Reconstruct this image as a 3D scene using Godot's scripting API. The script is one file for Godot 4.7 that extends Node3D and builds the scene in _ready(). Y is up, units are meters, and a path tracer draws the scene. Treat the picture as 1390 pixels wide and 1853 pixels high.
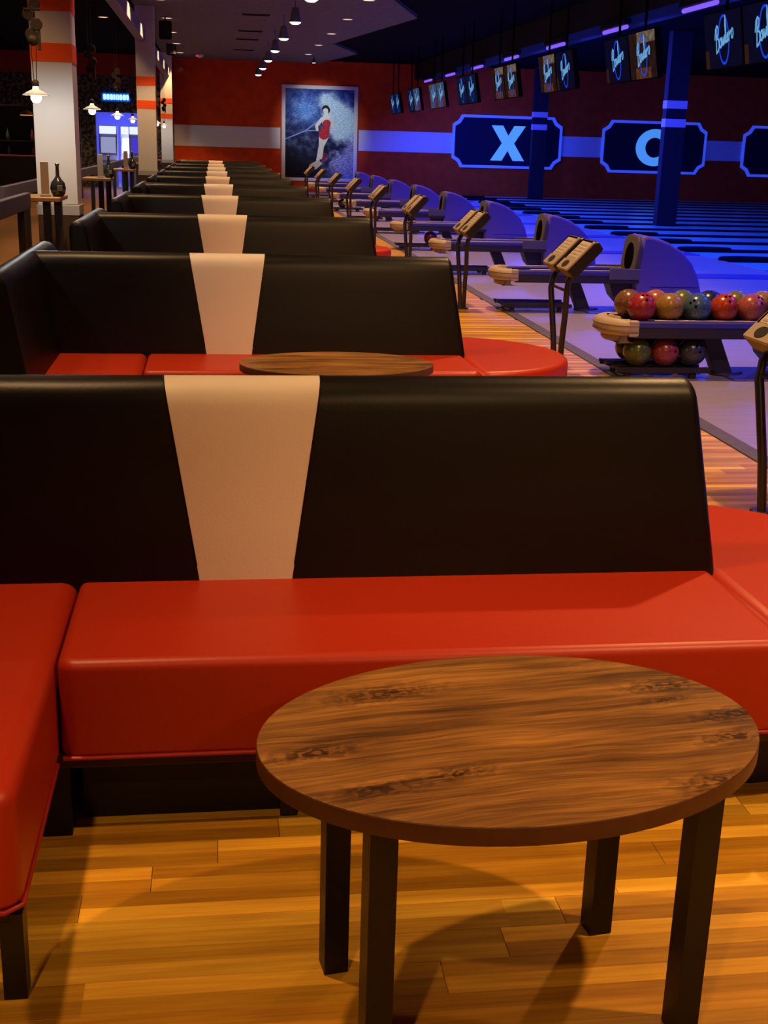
extends Node3D
# Bowling lounge: a row of booth sofas beside a bowling approach, black-lit lanes to the right.

const S := 3.673            # pitch of the booths, of the lane pairs and of the ceiling lights
const WALL_Z := -42.28
const CEIL := 4.07
var taken := {}
var M := {}
var rng := RandomNumberGenerator.new()

# ------------------------------------------------------------------ naming
func numbered(called: String) -> String:
	if not taken.has(called):
		taken[called] = 0
		return called
	taken[called] += 1
	return "%s_%03d" % [called, taken[called]]

func tag(o: Node, label := "", category := "", group := "", kind := "") -> Node:
	if label: o.set_meta("label", label)
	if category: o.set_meta("category", category)
	if group: o.set_meta("group", group)
	if kind: o.set_meta("kind", kind)
	return o

func thing(called: String, label: String, category: String, at := Vector3.ZERO, turn := 0.0, group := "") -> Node3D:
	var o := Node3D.new()
	o.name = numbered(called)
	add_child(o)
	o.position = at
	o.rotation.y = turn
	tag(o, label, category, group)
	return o

func obj(called: String, st: SurfaceTool, m: Material, parent: Node = null) -> MeshInstance3D:
	st.generate_normals()
	var o := MeshInstance3D.new()
	o.mesh = st.commit()
	o.mesh.surface_set_material(0, m)
	o.cast_shadow = GeometryInstance3D.SHADOW_CASTING_SETTING_ON
	if parent == null:
		o.name = numbered(called)
		add_child(o)
	else:
		o.name = called
		parent.add_child(o, true)
	return o

func share(called: String, mesh: Mesh, m: Material, parent: Node, at := Vector3.ZERO) -> MeshInstance3D:
	var o := MeshInstance3D.new()
	o.mesh = mesh
	o.material_override = m
	o.name = called
	o.position = at
	parent.add_child(o, true)
	return o

func dup(root: Node3D, called: String, at: Vector3, label: String) -> Node3D:
	var r: Node3D = root.duplicate()
	r.name = numbered(called)
	add_child(r)
	r.position = at
	r.set_meta("label", label)
	return r

# ------------------------------------------------------------------ shapes
func mb() -> SurfaceTool:
	var st := SurfaceTool.new()
	st.begin(Mesh.PRIMITIVE_TRIANGLES)
	return st

func tri(st: SurfaceTool, a: Vector3, b: Vector3, c: Vector3, out: Vector3) -> void:
	var n := (b - a).cross(c - a)
	if n.length_squared() < 1e-16: return
	var l := [a, b, c] if n.dot(out) < 0.0 else [a, c, b]   # front faces run clockwise
	for p in l:
		st.set_uv(Vector2(p.x, p.z))
		st.add_vertex(p)

func quad(st: SurfaceTool, a: Vector3, b: Vector3, c: Vector3, d: Vector3, out: Vector3) -> void:
	tri(st, a, b, c, out)
	tri(st, a, c, d, out)

func inset(poly: PackedVector2Array, by: float) -> PackedVector2Array:
	var r := PackedVector2Array()
	var n := poly.size()
	for i in n:
		var e0 := (poly[i] - poly[(i + n - 1) % n]).normalized()
		var e1 := (poly[(i + 1) % n] - poly[i]).normalized()
		var n0 := Vector2(-e0.y, e0.x)
		var n1 := Vector2(-e1.y, e1.x)
		var m := (n0 + n1).normalized()
		r.append(poly[i] + m * by / maxf(0.35, m.dot(n1)))
	return r

func ccw(poly: PackedVector2Array) -> PackedVector2Array:
	var a := 0.0
	for i in poly.size(): a += poly[i].cross(poly[(i + 1) % poly.size()])
	if a < 0.0: poly.reverse()
	return poly

# a convex outline (x, z) between two heights, edges rounded by rt above and rb below
func slab(st: SurfaceTool, outline: PackedVector2Array, y0: float, y1: float, rt := 0.0, rb := 0.0, xf := Transform3D.IDENTITY, smooth := true, seg := 4) -> void:
	var poly := ccw(outline)
	var rings := []
	if rb > 0.0:
		for k in seg:
			var t := PI / 2 * k / seg
			rings.append([rb * (1 - sin(t)), y0 + rb * (1 - cos(t))])
	rings.append([0.0, y0 + rb])
	rings.append([0.0, y1 - rt])
	if rt > 0.0:
		for k in range(1, seg + 1):
			var t := PI / 2 * k / seg
			rings.append([rt * (1 - cos(t)), y1 - rt + rt * sin(t)])
	var n := poly.size()
	var c := Vector2.ZERO
	for p in poly: c += p / n
	st.set_smooth_group(1 if smooth else -1)
	var last := []
	for r in rings:
		var q := inset(poly, r[0])
		var row := []
		for p in q: row.append(xf * Vector3(p.x, r[1], p.y))
		if last:
			for i in n:
				var j := (i + 1) % n
				var e := poly[j] - poly[i]
				var up := 0.0
				var mid: Vector2 = (poly[i] + poly[j]) / 2 - c
				var nn := Vector2(e.y, -e.x).normalized()
				if nn.dot(mid) < 0.0: nn = -nn
				quad(st, last[i], last[j], row[j], row[i], xf.basis * Vector3(nn.x, up, nn.y))
		else:
			st.set_smooth_group(-1)
			var cc := xf * Vector3(c.x, r[1], c.y)
			for i in n: tri(st, cc, row[i], row[(i + 1) % n], xf.basis * Vector3.DOWN)
			st.set_smooth_group(1 if smooth else -1)
		last = row
	st.set_smooth_group(-1)
	var cc := xf * Vector3(c.x, y1, c.y)
	for i in n: tri(st, cc, last[i], last[(i + 1) % n], xf.basis * Vector3.UP)

func rect(x0: float, x1: float, z0: float, z1: float) -> PackedVector2Array:
	return PackedVector2Array([Vector2(x0, z0), Vector2(x1, z0), Vector2(x1, z1), Vector2(x0, z1)])

func rrect(x0: float, x1: float, z0: float, z1: float, r: float, seg := 4) -> PackedVector2Array:
	var p := PackedVector2Array()
	for k in 4:
		var c := Vector2([x1 - r, x0 + r, x0 + r, x1 - r][k], [z1 - r, z1 - r, z0 + r, z0 + r][k])
		for i in seg + 1:
			p.append(c + Vector2.from_angle(PI / 2 * (k + float(i) / seg)) * r)
	return p

func ellipse(cx: float, cz: float, a: float, b: float, seg := 32, turn := 0.0) -> PackedVector2Array:
	var p := PackedVector2Array()
	for i in seg:
		var t := TAU * i / seg
		p.append(Vector2(cx, cz) + Vector2(a * cos(t), b * sin(t)).rotated(turn))
	return p

func box(st: SurfaceTool, lo: Vector3, hi: Vector3, bevel := 0.003, xf := Transform3D.IDENTITY) -> void:
	slab(st, rect(lo.x, hi.x, lo.z, hi.z), lo.y, hi.y, bevel, bevel, xf, false, 1)

func pbox(st: SurfaceTool, lo: Vector3, hi: Vector3) -> void:      # plain box of 12 triangles
	box(st, lo, hi, 0.0)

func tube(st: SurfaceTool, pts: Array, r: float, seg := 10) -> void:
	st.set_smooth_group(1)
	var last := []
	var lastc := Vector3.ZERO
	var side := Vector3.ZERO
	for i in pts.size():
		var p: Vector3 = pts[i]
		var d: Vector3 = (pts[mini(i + 1, pts.size() - 1)] - pts[maxi(i - 1, 0)]).normalized()
		if side == Vector3.ZERO: side = d.cross(Vector3.UP if absf(d.y) < 0.9 else Vector3.RIGHT).normalized()
		side = (side - d * side.dot(d)).normalized()
		var up := side.cross(d)
		var row := []
		for k in seg:
			var t := TAU * k / seg
			row.append(p + side * r * cos(t) + up * r * sin(t))
		if last:
			for k in seg:
				var j := (k + 1) % seg
				quad(st, last[k], last[j], row[j], row[k], (last[k] + row[j]) / 2 - (p + lastc) / 2)
		last = row
		lastc = p
		if i == 0 or i == pts.size() - 1:
			st.set_smooth_group(-1)
			for k in seg: tri(st, p, row[k], row[(k + 1) % seg], -d if i == 0 else d)
			st.set_smooth_group(1)

func lathe(st: SurfaceTool, prof: Array, seg := 24, xf := Transform3D.IDENTITY) -> void:   # prof: [radius, y, ...] going up the outside
	st.set_smooth_group(1)
	for i in prof.size() - 1:
		var a: Vector2 = prof[i]
		var b: Vector2 = prof[i + 1]
		var nn := Vector2(b.y - a.y, a.x - b.x)
		for k in seg:
			var t0 := TAU * k / seg
			var t1 := TAU * (k + 1) / seg
			var c0 := Vector3(cos(t0), 0, sin(t0))
			var c1 := Vector3(cos(t1), 0, sin(t1))
			var cm := (c0 + c1).normalized()
			quad(st, xf * (c0 * a.x + Vector3.UP * a.y), xf * (c1 * a.x + Vector3.UP * a.y), xf * (c1 * b.x + Vector3.UP * b.y), xf * (c0 * b.x + Vector3.UP * b.y), xf.basis * (cm * nn.x + Vector3.UP * nn.y))

# a plate with its texture upright on the face: corner a, across u, up v, thickness t along n
func plate(st: SurfaceTool, a: Vector3, u: Vector3, v: Vector3) -> void:
	st.set_smooth_group(-1)
	var c := [a, a + u, a + u + v, a + v]
	var uv := [Vector2(0, 1), Vector2(1, 1), Vector2(1, 0), Vector2(0, 0)]
	for l in [[0, 2, 1], [0, 3, 2]]:
		for k in l:
			st.set_uv(uv[k])
			st.add_vertex(c[k])

# bar polygon in a vertical plane: outline (x, y) extruded along z
func upright(z0: float) -> Transform3D:
	return Transform3D(Basis(Vector3.RIGHT, Vector3(0, 0, 1), Vector3.UP), Vector3(0, 0, z0))   # (x, h, y) -> x, y, z0 + h

# ------------------------------------------------------------------ materials
func mat(c: Color, rough := 0.6, spec := 0.5, metal := 0.0) -> StandardMaterial3D:
	var m := StandardMaterial3D.new()
	m.albedo_color = c.linear_to_srgb()
	m.roughness = rough
	m.metallic_specular = spec
	m.metallic = metal
	return m

func glow(c: Color, e: float) -> StandardMaterial3D:
	var m := mat(Color(0.02, 0.02, 0.02), 0.6)
	m.emission_enabled = true
	m.emission = c.linear_to_srgb()
	m.emission_energy_multiplier = e
	return m

func noise(f: float, sd: int, oct := 4) -> FastNoiseLite:
	var n := FastNoiseLite.new()
	n.noise_type = FastNoiseLite.TYPE_SIMPLEX_SMOOTH
	n.frequency = f
	n.seed = sd
	n.fractal_octaves = oct
	return n

func noise_tex(f: float, sd: int, as_normal: bool, strength := 1.0, lo := 0.0, size := 256) -> NoiseTexture2D:
	var t := NoiseTexture2D.new()
	t.width = size
	t.height = size
	t.seamless = true
	t.noise = noise(f, sd)
	if as_normal:
		t.as_normal_map = true
		t.bump_strength = strength
	else:
		var g := Gradient.new()
		g.set_color(0, Color(lo, lo, lo))
		g.set_color(1, Color.WHITE)
		t.color_ramp = g
	return t

func picture(w: int, h: int, f: Callable) -> ImageTexture:
	var d := PackedByteArray()
	d.resize(w * h * 3)
	var i := 0
	for y in h:
		for x in w:
			var c: Color = f.call((x + 0.5) / w, (y + 0.5) / h)
			d[i] = clampi(int(c.r * 255), 0, 255)
			d[i + 1] = clampi(int(c.g * 255), 0, 255)
			d[i + 2] = clampi(int(c.b * 255), 0, 255)
			i += 3
	return ImageTexture.create_from_image(Image.create_from_data(w, h, false, Image.FORMAT_RGB8, d))

func capsule(p: Vector2, a: Vector2, b: Vector2, ra: float, rb: float) -> float:
	var ab := b - a
	var t := clampf((p - a).dot(ab) / maxf(ab.length_squared(), 1e-9), 0, 1)
	return (p - a - ab * t).length() - lerpf(ra, rb, t)

func leather(c: Color, rough: float, spec := 0.5) -> StandardMaterial3D:
	var m := mat(c, rough, spec)
	m.uv1_triplanar = true
	m.uv1_scale = Vector3(5, 5, 5)
	m.normal_enabled = true
	m.normal_texture = M.grain_normal
	m.normal_scale = 0.09
	return m

func make_materials() -> void:
	M.grain_normal = noise_tex(0.06, 3, true, 3.0)
	M.soft = noise_tex(0.03, 8, false, 1.0, 0.86)
	M.red = leather(Color(0.365, 0.021, 0.003), 0.42, 0.42)
	M.black = leather(Color(0.0042, 0.0032, 0.003), 0.41, 0.36)
	M.cream = leather(Color(0.74, 0.65, 0.56), 0.5, 0.4)
	M.redpipe = mat(Color(0.33, 0.012, 0.004), 0.45)
	M.darkpaint = mat(Color(0.008, 0.006, 0.006), 0.55, 0.4)
	M.blackmetal = mat(Color(0.02, 0.013, 0.011), 0.42, 0.5)
	M.legblack = mat(Color(0.006, 0.0045, 0.004), 0.4, 0.4)
	M.white = mat(Color(0.72, 0.70, 0.68), 0.7, 0.3)
	M.column = mat(Color(0.54, 0.53, 0.52), 0.7, 0.3)
	M.beam = mat(Color(0.22, 0.22, 0.27), 0.75, 0.25)
	M.orange = mat(Color(0.72, 0.085, 0.012), 0.65, 0.3)
	M.wallred = mat(Color(0.70, 0.068, 0.009), 0.75, 0.25)
	M.wallred.albedo_texture = M.soft
	M.wallred.uv1_triplanar = true
	M.wallred.uv1_scale = Vector3(0.3, 0.3, 0.3)
	M.ceil = mat(Color(0.165, 0.19, 0.165), 0.9, 0.2)
	M.ceil.albedo_texture = M.soft
	M.ceil.uv1_triplanar = true
	M.ceil.uv1_scale = Vector3(0.6, 0.6, 0.6)
	M.pit = mat(Color(0.006, 0.006, 0.008), 0.95, 0.1)
	M.navy = mat(Color(0.012, 0.012, 0.02), 0.7, 0.3)
	M.stone = mat(Color(0.26, 0.23, 0.22), 0.9, 0.2)
	M.stone.albedo_texture = noise_tex(0.05, 21, false, 1.0, 0.15)
	M.stone.uv1_triplanar = true
	M.stone.uv1_scale = Vector3(0.5, 0.5, 0.5)
	M.stripgrey = mat(Color(0.10, 0.085, 0.08), 0.7)
	M.stripgrey.albedo_texture = M.soft
	M.stripgrey.uv1_triplanar = true
	M.approach = mat(Color(0.34, 0.29, 0.27), 0.38, 0.45)
	M.approach.albedo_texture = picture(256, 256, func(u, v):
		var g: float = 0.93 + 0.07 * M.n1.get_noise_2d(u * 60.0, v * 1400.0)
		return Color(g, g, g * 0.99))
	M.approach.uv1_scale = Vector3(0.4, 0.4, 0.4)
	M.lane = mat(Color(0.18, 0.55, 0.48), 0.22, 0.5)
	M.gutter = mat(Color(0.012, 0.012, 0.02), 0.4, 0.5)
	# maple planks: two strips to a plank, long grain
	var tones := [0.88, 1.04, 0.95, 1.22, 0.99, 0.83, 1.10, 0.92]
	var grain := picture(1024, 160, func(u, v):
		var strip := int(v * 8.0) % 8
		var a: float = M.n1.get_noise_2d(u * 130.0 + strip * 91.0, v * 330.0)
		var b: float = M.n2.get_noise_2d(u * 70.0 + strip * 57.0, v * 900.0)
		var c: float = M.n1.get_noise_2d(u * 22.0 + strip * 37.0, strip * 9.0)
		var t: float = tones[strip] + 0.16 * c
		var k := 0.80 * t + 0.07 * a + 0.06 * b
		return Color(k, k * (0.74 + 0.20 * t + 0.04 * a), k * (0.40 + 0.40 * t)))
	M.plank = []
	for k in 6:
		var c: Color = [Color(0.77, 0.46, 0.055), Color(0.75, 0.42, 0.049), Color(0.79, 0.50, 0.066), Color(0.76, 0.45, 0.052), Color(0.73, 0.39, 0.044), Color(0.77, 0.435, 0.051)][k]
		var m := mat(c, 0.42, 0.22)
		m.albedo_texture = grain
		m.uv1_scale = Vector3(0.42, 1.0 / 0.398, 1)
		m.uv1_offset = Vector3(k * 0.371, 0.0151 + k * 2 / 8.0, 0)
		M.plank.append(m)
	M.tabletop = mat(Color(1.0, 1.0, 1.0), 0.42, 0.4)
	M.tabletop.albedo_texture = table_picture()
	M.tabletop.uv1_scale = Vector3(1.0, 1.36, 1)
	M.tabletop.uv1_offset = Vector3(0.5, 0.5, 0)
	M.tablerim = mat(Color(0.09, 0.03, 0.008), 0.45, 0.4)
	M.tablerim.albedo_texture = M.soft
	M.tablerim.uv1_triplanar = true
	M.tablerim.uv1_scale = Vector3(2, 2, 2)
	M.beige = mat(Color(0.52, 0.40, 0.29), 0.5, 0.4)
	M.beigedark = mat(Color(0.30, 0.225, 0.16), 0.55, 0.4)
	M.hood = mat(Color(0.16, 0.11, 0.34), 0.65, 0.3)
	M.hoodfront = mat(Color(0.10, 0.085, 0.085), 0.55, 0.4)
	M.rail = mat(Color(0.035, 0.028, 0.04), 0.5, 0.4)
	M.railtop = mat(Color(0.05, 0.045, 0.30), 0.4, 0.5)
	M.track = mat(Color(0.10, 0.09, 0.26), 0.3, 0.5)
	M.hole = mat(Color(0.002, 0.002, 0.002), 0.9, 0.1)
	M.keyface = mat(Color(0.46, 0.36, 0.27), 0.5, 0.4)
	M.keylight = mat(Color(0.62, 0.52, 0.43), 0.5, 0.4)
	M.enamel = mat(Color(0.75, 0.75, 0.72), 0.4, 0.5)
	M.enamel.backlight_enabled = true
	M.enamel.backlight = Color(0.9, 0.9, 0.88)
	M.cangrey = mat(Color(0.16, 0.16, 0.2), 0.5)
	M.bulb = glow(Color(1.0, 0.95, 0.84), 3.5)
	M.lampwarm = glow(Color(1.0, 0.72, 0.42), 1.5)
	M.iron = mat(Color(0.05, 0.038, 0.03), 0.6, 0.4, 0.4)
	M.railwood = mat(Color(0.075, 0.055, 0.075), 0.6, 0.35)
	M.topwood = mat(Color(0.30, 0.16, 0.055), 0.5, 0.4)
	M.darkwood = mat(Color(0.055, 0.028, 0.012), 0.6, 0.3)
	M.leftfloor = mat(Color(0.20, 0.10, 0.035), 0.6, 0.3)
	M.uv = glow(Color(0.22, 0.10, 1.0), 1.1)
	M.signborder = mat(Color(0.40, 0.55, 0.95), 0.6)
	M.signborder.emission_enabled = true
	M.signborder.emission = Color(0.02, 0.05, 0.42).linear_to_srgb()
	M.signletter = mat(Color(0.45, 0.75, 0.9), 0.6)
	M.signletter.emission_enabled = true
	M.signletter.emission = Color(0.05, 0.24, 0.45).linear_to_srgb()
	M.signpanel = mat(Color(0.008, 0.008, 0.03), 0.7, 0.3)

func table_picture() -> ImageTexture:
	# knots of the stained pine top: centre (u, v), size, darkness
	var knots := [[0.115, 0.52, 0.05, 0.9], [0.30, 0.23, 0.07, 0.75], [0.20, 0.72, 0.05, 0.6], [0.345, 0.69, 0.045, 0.75], [0.885, 0.34, 0.06, 0.9], [0.955, 0.54, 0.05, 1.0], [0.90, 0.66, 0.045, 0.95], [0.79, 0.86, 0.06, 0.9], [0.835, 0.15, 0.05, 0.6], [0.84, 0.43, 0.035, 0.6]]
	return picture(900, 640, func(u, v):
		var y: float = v + 0.012 * sin(u * 5.0)
		var dark := 0.0
		var pale := 0.0
		for k in knots:
			var dx: float = (u - k[0]) / k[2]
			var dy: float = (v - k[1]) / (k[2] * 0.60)
			if absf(dx) > 4.0 or absf(dy) > 4.0: continue
			var wob: float = M.n2.get_noise_2d(u * 420.0, v * 420.0)
			var d2 := dx * dx * 0.5 + dy * dy + dx * dy * 0.35
			var e := exp(-d2)
			y += e * k[2] * 0.55 * signf(dy) * (1.0 - exp(-dy * dy * 2.0))
			dark += e * k[3] * (0.62 + 0.55 * sin(sqrt(d2) * 7.0 + wob * 7.0))
			pale += exp(-(sqrt(d2) - 1.35) * (sqrt(d2) - 1.35) * 9.0) * k[3] * (0.35 + wob)
		var warp: float = M.n1.get_noise_2d(u * 26.0, v * 40.0) * 0.03
		var fine: float = M.n2.get_noise_2d(u * 110.0, (y + warp) * 2300.0)
		var mid: float = M.n1.get_noise_2d(u * 30.0 + 70.0, (y + warp) * 620.0)
		var wide: float = M.n1.get_noise_2d(u * 20.0 + 270.0, (y + warp) * 190.0)
		var blot: float = M.n2.get_noise_2d(u * 50.0 + 200.0, v * 110.0 + 50.0)
		var t := clampf(0.64 + 0.30 * mid + 0.24 * fine + 0.26 * wide + 0.20 * blot - 0.62 * dark + 0.22 * pale, 0.0, 1.0)
		var lo := Color(0.17, 0.095, 0.035)
		var hi := Color(0.64, 0.45, 0.21)
		return lo.lerp(hi, t))

func screen_picture(kind: int) -> ImageTexture:
	var w := 288
	var h := 168
	var im := Image.create(w, h, false, Image.FORMAT_RGB8)
	var bg: Color = [Color(0.02, 0.03, 0.13), Color(0.15, 0.085, 0.075), Color(0.24, 0.30, 0.38), Color(0.04, 0.08, 0.19)][kind]
	var nz := noise(0.03, 40 + kind)
	for y in h:
		for x in w:
			var k := 1.0 + 0.5 * nz.get_noise_2d(x, y)
			var c := bg * k
			if kind == 0 and x < 30 and y > 110: c = Color(0.20, 0.11, 0.07)
			if kind == 1 and x > 90 and y < 40: c = Color(0.42, 0.36, 0.30) * k
			if kind == 1 and y > 128 and x > 60 and x < 230: c = Color(0.33, 0.19, 0.11) * k
			if kind == 2 and x > 150 and y > 95: c = Color(0.33, 0.16, 0.24) * k
			c.a = 1.0
			im.set_pixel(x, y, c)
	# hoop behind the word
	var blue := Color(0.07, 0.29, 0.95)
	for k in 260:
		var t := TAU * k / 260.0
		var p := Vector2(150, 84) + Vector2(cos(t) * 40, sin(t) * 72).rotated(0.06)
		dot(im, p, 4.0, blue)
	# the word in script, rising to the right
	var light := Color(0.45, 0.72, 0.93)
	var strokes := [
		[Vector2(6, 26), Vector2(14, 6), Vector2(26, 0), Vector2(36, 6), Vector2(34, 18), Vector2(22, 27), Vector2(38, 34), Vector2(38, 50), Vector2(26, 58), Vector2(14, 56)],
		[Vector2(22, 3), Vector2(18, 30), Vector2(14, 60)],
		[Vector2(50, 34), Vector2(43, 42), Vector2(45, 52), Vector2(53, 54), Vector2(59, 46), Vector2(57, 36), Vector2(50, 34)],
		[Vector2(64, 35), Vector2(65, 52), Vector2(73, 46), Vector2(76, 38), Vector2(77, 53), Vector2(85, 48), Vector2(87, 34)],
		[Vector2(92, 52), Vector2(99, 20), Vector2(97, -6), Vector2(93, 10), Vector2(94, 46), Vector2(100, 53)],
		[Vector2(105, 48), Vector2(115, 40), Vector2(111, 35), Vector2(104, 42), Vector2(106, 53), Vector2(118, 50)],
		[Vector2(122, 54), Vector2(124, 36), Vector2(128, 41), Vector2(136, 35)],
		[Vector2(148, 34), Vector2(141, 42), Vector2(143, 52), Vector2(151, 54), Vector2(157, 46), Vector2(155, 36), Vector2(148, 34)]]
	for s in strokes:
		for i in s.size() - 1:
			var a: Vector2 = s[i]
			var b: Vector2 = s[i + 1]
			var n := int(ceil(a.distance_to(b) / 1.0)) + 1
			for k in n:
				var q := a.lerp(b, float(k) / n)
				dot(im, Vector2(76 + q.x * 0.95, 86 + (q.y - 30) * 1.35 - q.x * 0.24), 3.6, light)
	return ImageTexture.create_from_image(im)

func dot(im: Image, p: Vector2, r: float, c: Color) -> void:
	for y in range(int(p.y - r), int(p.y + r) + 1):
		for x in range(int(p.x - r), int(p.x + r) + 1):
			if x >= 0 and y >= 0 and x < im.get_width() and y < im.get_height() and Vector2(x, y).distance_to(p) <= r:
				im.set_pixel(x, y, c)

func poster_picture() -> ImageTexture:
	var n := noise(0.02, 71, 5)
	var nf := noise(0.09, 72, 3)
	var skin := Color(0.93, 0.92, 0.88)
	return picture(330, 440, func(u, v):
		var x: float = u * 330.0
		var y: float = v * 440.0
		var p := Vector2(u, v * 1.333)
		var a: float = n.get_noise_2d(x, y)
		var b: float = nf.get_noise_2d(x * 0.6, y * 2.2)
		var c := Color(0.07, 0.075, 0.24).lerp(Color(0.10, 0.20, 0.55), clampf(1.15 - v * 1.9, 0, 1))
		var d1: float = Vector2((u - 0.30) / 0.26, (v - 0.24) / 0.21).length()
		c = c.lerp(Color(0.38, 0.60, 0.92), clampf(1.1 - d1 + 0.35 * b, 0, 0.9))
		# spray: a plume from the upper middle, down behind the skier and over the lower right
		var s: float = 0.0
		s = maxf(s, 0.16 - capsule(p, Vector2(0.60, 0.16), Vector2(0.78, 0.40), 0.01, 0.10))
		s = maxf(s, 0.16 - capsule(p, Vector2(0.78, 0.40), Vector2(0.80, 0.62), 0.12, 0.05))
		s = maxf(s, 0.15 - capsule(p, Vector2(0.80, 0.38), Vector2(1.05, 0.62), 0.10, 0.10))
		c = c.lerp(Color(0.74, 0.86, 0.93), clampf(s * 9.0 + 0.12 + a * 0.45, 0, 1) if s > -0.02 else clampf(a * 0.3, 0, 1))
		var low := clampf((v - 0.60 + (u - 0.78) * 0.75) * 5.0 + a * 0.8, 0, 1)
		c = c.lerp(Color(0.50, 0.50, 0.72).lerp(Color(0.72, 0.72, 0.85), clampf(0.5 + b, 0, 1)), low * 0.9)
		c = c.lerp(Color(0.03, 0.02, 0.09), clampf((v - 0.72) * 3.0 + (0.52 - u) * 2.0, 0, 1) * clampf((v - 0.62) * 6.0, 0, 1))
		c = c * (1.0 + 0.25 * b)
		# tow rope
		if capsule(p, Vector2(0.0, 0.755), Vector2(0.30, 0.62), 0.008, 0.010) < 0.0 or capsule(p, Vector2(0.30, 0.62), Vector2(0.50, 0.455), 0.009, 0.010) < 0.0 or capsule(p, Vector2(0.30, 0.62), Vector2(0.48, 0.615), 0.008, 0.008) < 0.0:
			c = Color(0.55, 0.62, 0.88)
		# skier
		if capsule(p, Vector2(0.585, 0.285), Vector2(0.595, 0.305), 0.052, 0.056) < 0.0: c = Color(0.08, 0.08, 0.16)
		if capsule(p, Vector2(0.585, 0.315), Vector2(0.592, 0.355), 0.037, 0.03) < 0.0: c = skin
		if capsule(p, Vector2(0.592, 0.36), Vector2(0.60, 0.42), 0.022, 0.03) < 0.0: c = skin
		if capsule(p, Vector2(0.56, 0.44), Vector2(0.65, 0.45), 0.035, 0.03) < 0.0 or capsule(p, Vector2(0.60, 0.42), Vector2(0.60, 0.50), 0.06, 0.06) < 0.0: c = skin
		if capsule(p, Vector2(0.535, 0.44), Vector2(0.455, 0.545), 0.028, 0.022) < 0.0 or capsule(p, Vector2(0.455, 0.545), Vector2(0.465, 0.605), 0.022, 0.018) < 0.0: c = skin
		if capsule(p, Vector2(0.66, 0.44), Vector2(0.715, 0.53), 0.026, 0.02) < 0.0: c = skin * 0.93
		if capsule(p, Vector2(0.565, 0.69), Vector2(0.525, 0.86), 0.075, 0.036) < 0.0 or capsule(p, Vector2(0.525, 0.86), Vector2(0.475, 1.08), 0.038, 0.022) < 0.0 or capsule(p, Vector2(0.53, 0.86), Vector2(0.525, 1.03), 0.036, 0.018) < 0.0: c = skin * (0.97 + 0.1 * b)
		if capsule(p, Vector2(0.605, 0.505), Vector2(0.59, 0.57), 0.058, 0.056) < 0.0 or capsule(p, Vector2(0.59, 0.57), Vector2(0.565, 0.67), 0.058, 0.078) < 0.0: c = Color(0.74, 0.17, 0.24) * (1.0 + 0.5 * b)
		if capsule(p, Vector2(0.59, 0.98), Vector2(0.555, 1.05), 0.03, 0.02) < 0.0: c = Color(0.55, 0.13, 0.19)
		if capsule(p, Vector2(0.48, 1.10), Vector2(0.40, 1.165), 0.038, 0.05) < 0.0 or capsule(p, Vector2(0.52, 1.11), Vector2(0.44, 1.16), 0.022, 0.04) < 0.0: c = Color(0.80, 0.73, 0.66)
		return c)

# ------------------------------------------------------------------ lights
func spot(at: Vector3, dir: Vector3, c: Color, e: float, angle: float, soft: float, size := 0.08) -> SpotLight3D:
	var l := SpotLight3D.new()
	l.name = numbered("lamp_light")
	add_child(l)
	l.position = at
	l.basis = Basis.looking_at(dir, Vector3.FORWARD if absf(dir.y) > 0.9 else Vector3.UP)
	l.light_color = c.linear_to_srgb()
	l.light_energy = e
	l.spot_angle = angle
	l.spot_angle_attenuation = soft
	l.spot_attenuation = 2.0
	l.spot_range = 60.0
	l.light_size = size
	l.shadow_enabled = true
	return l

func omni(at: Vector3, c: Color, e: float, size := 0.05) -> OmniLight3D:
	var l := OmniLight3D.new()
	l.name = numbered("bulb_light")
	add_child(l)
	l.position = at
	l.light_color = c.linear_to_srgb()
	l.light_energy = e
	l.omni_attenuation = 2.0
	l.omni_range = 60.0
	l.light_size = size
	l.shadow_enabled = true
	return l

# ------------------------------------------------------------------ ready
const WARM := Color(1.0, 0.56, 0.23)
const E_DOWN := 14.6
const E_TRACK := 11.5
const E_LEFT := 9.0
const E_UV := 40.0
const E_PENDANT := 0.55

func _ready() -> void:
	var cam := Camera3D.new()
	cam.name = "camera"
	add_child(cam)
	cam.basis = Basis(Vector3(0.99077973, 0.02776854, 0.13260632), Vector3(0.01184545, 0.95726738, -0.28896166), Vector3(-0.13496375, 0.28786814, 0.94811219))
	cam.position = Vector3(0, 1.6, 0)
	cam.keep_aspect = Camera3D.KEEP_HEIGHT
	cam.fov = 45.44
	cam.near = 0.05
	cam.far = 120.0
	cam.current = true
	var we := WorldEnvironment.new()
	we.name = "world"
	var env := Environment.new()
	env.background_mode = Environment.BG_COLOR
	env.background_color = Color.BLACK
	env.tonemap_mode = Environment.TONE_MAPPER_LINEAR
	env.tonemap_exposure = 1.0
	env.sdfgi_enabled = true
	env.ssao_enabled = true
	env.ssil_enabled = true
	we.environment = env
	add_child(we)
	rng.seed = 11
	M.n1 = noise(0.05, 5, 4)
	M.n2 = noise(0.05, 9, 3)
	make_materials()
	setting()
	floors()
	lanes()
	pillars()
	sofas()
	tables()
	ball_returns()
	consoles()
	monitors()
	black_lights()
	wall_signs()
	poster()
	ceiling_fittings()
	pendants()
	drink_rail()
	back_room()

# ------------------------------------------------------------------ the setting
func struct(called: String, st: SurfaceTool, m: Material, label := "") -> MeshInstance3D:
	var o := obj(called, st, m)
	tag(o, label, "", "", "structure")
	return o

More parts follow.
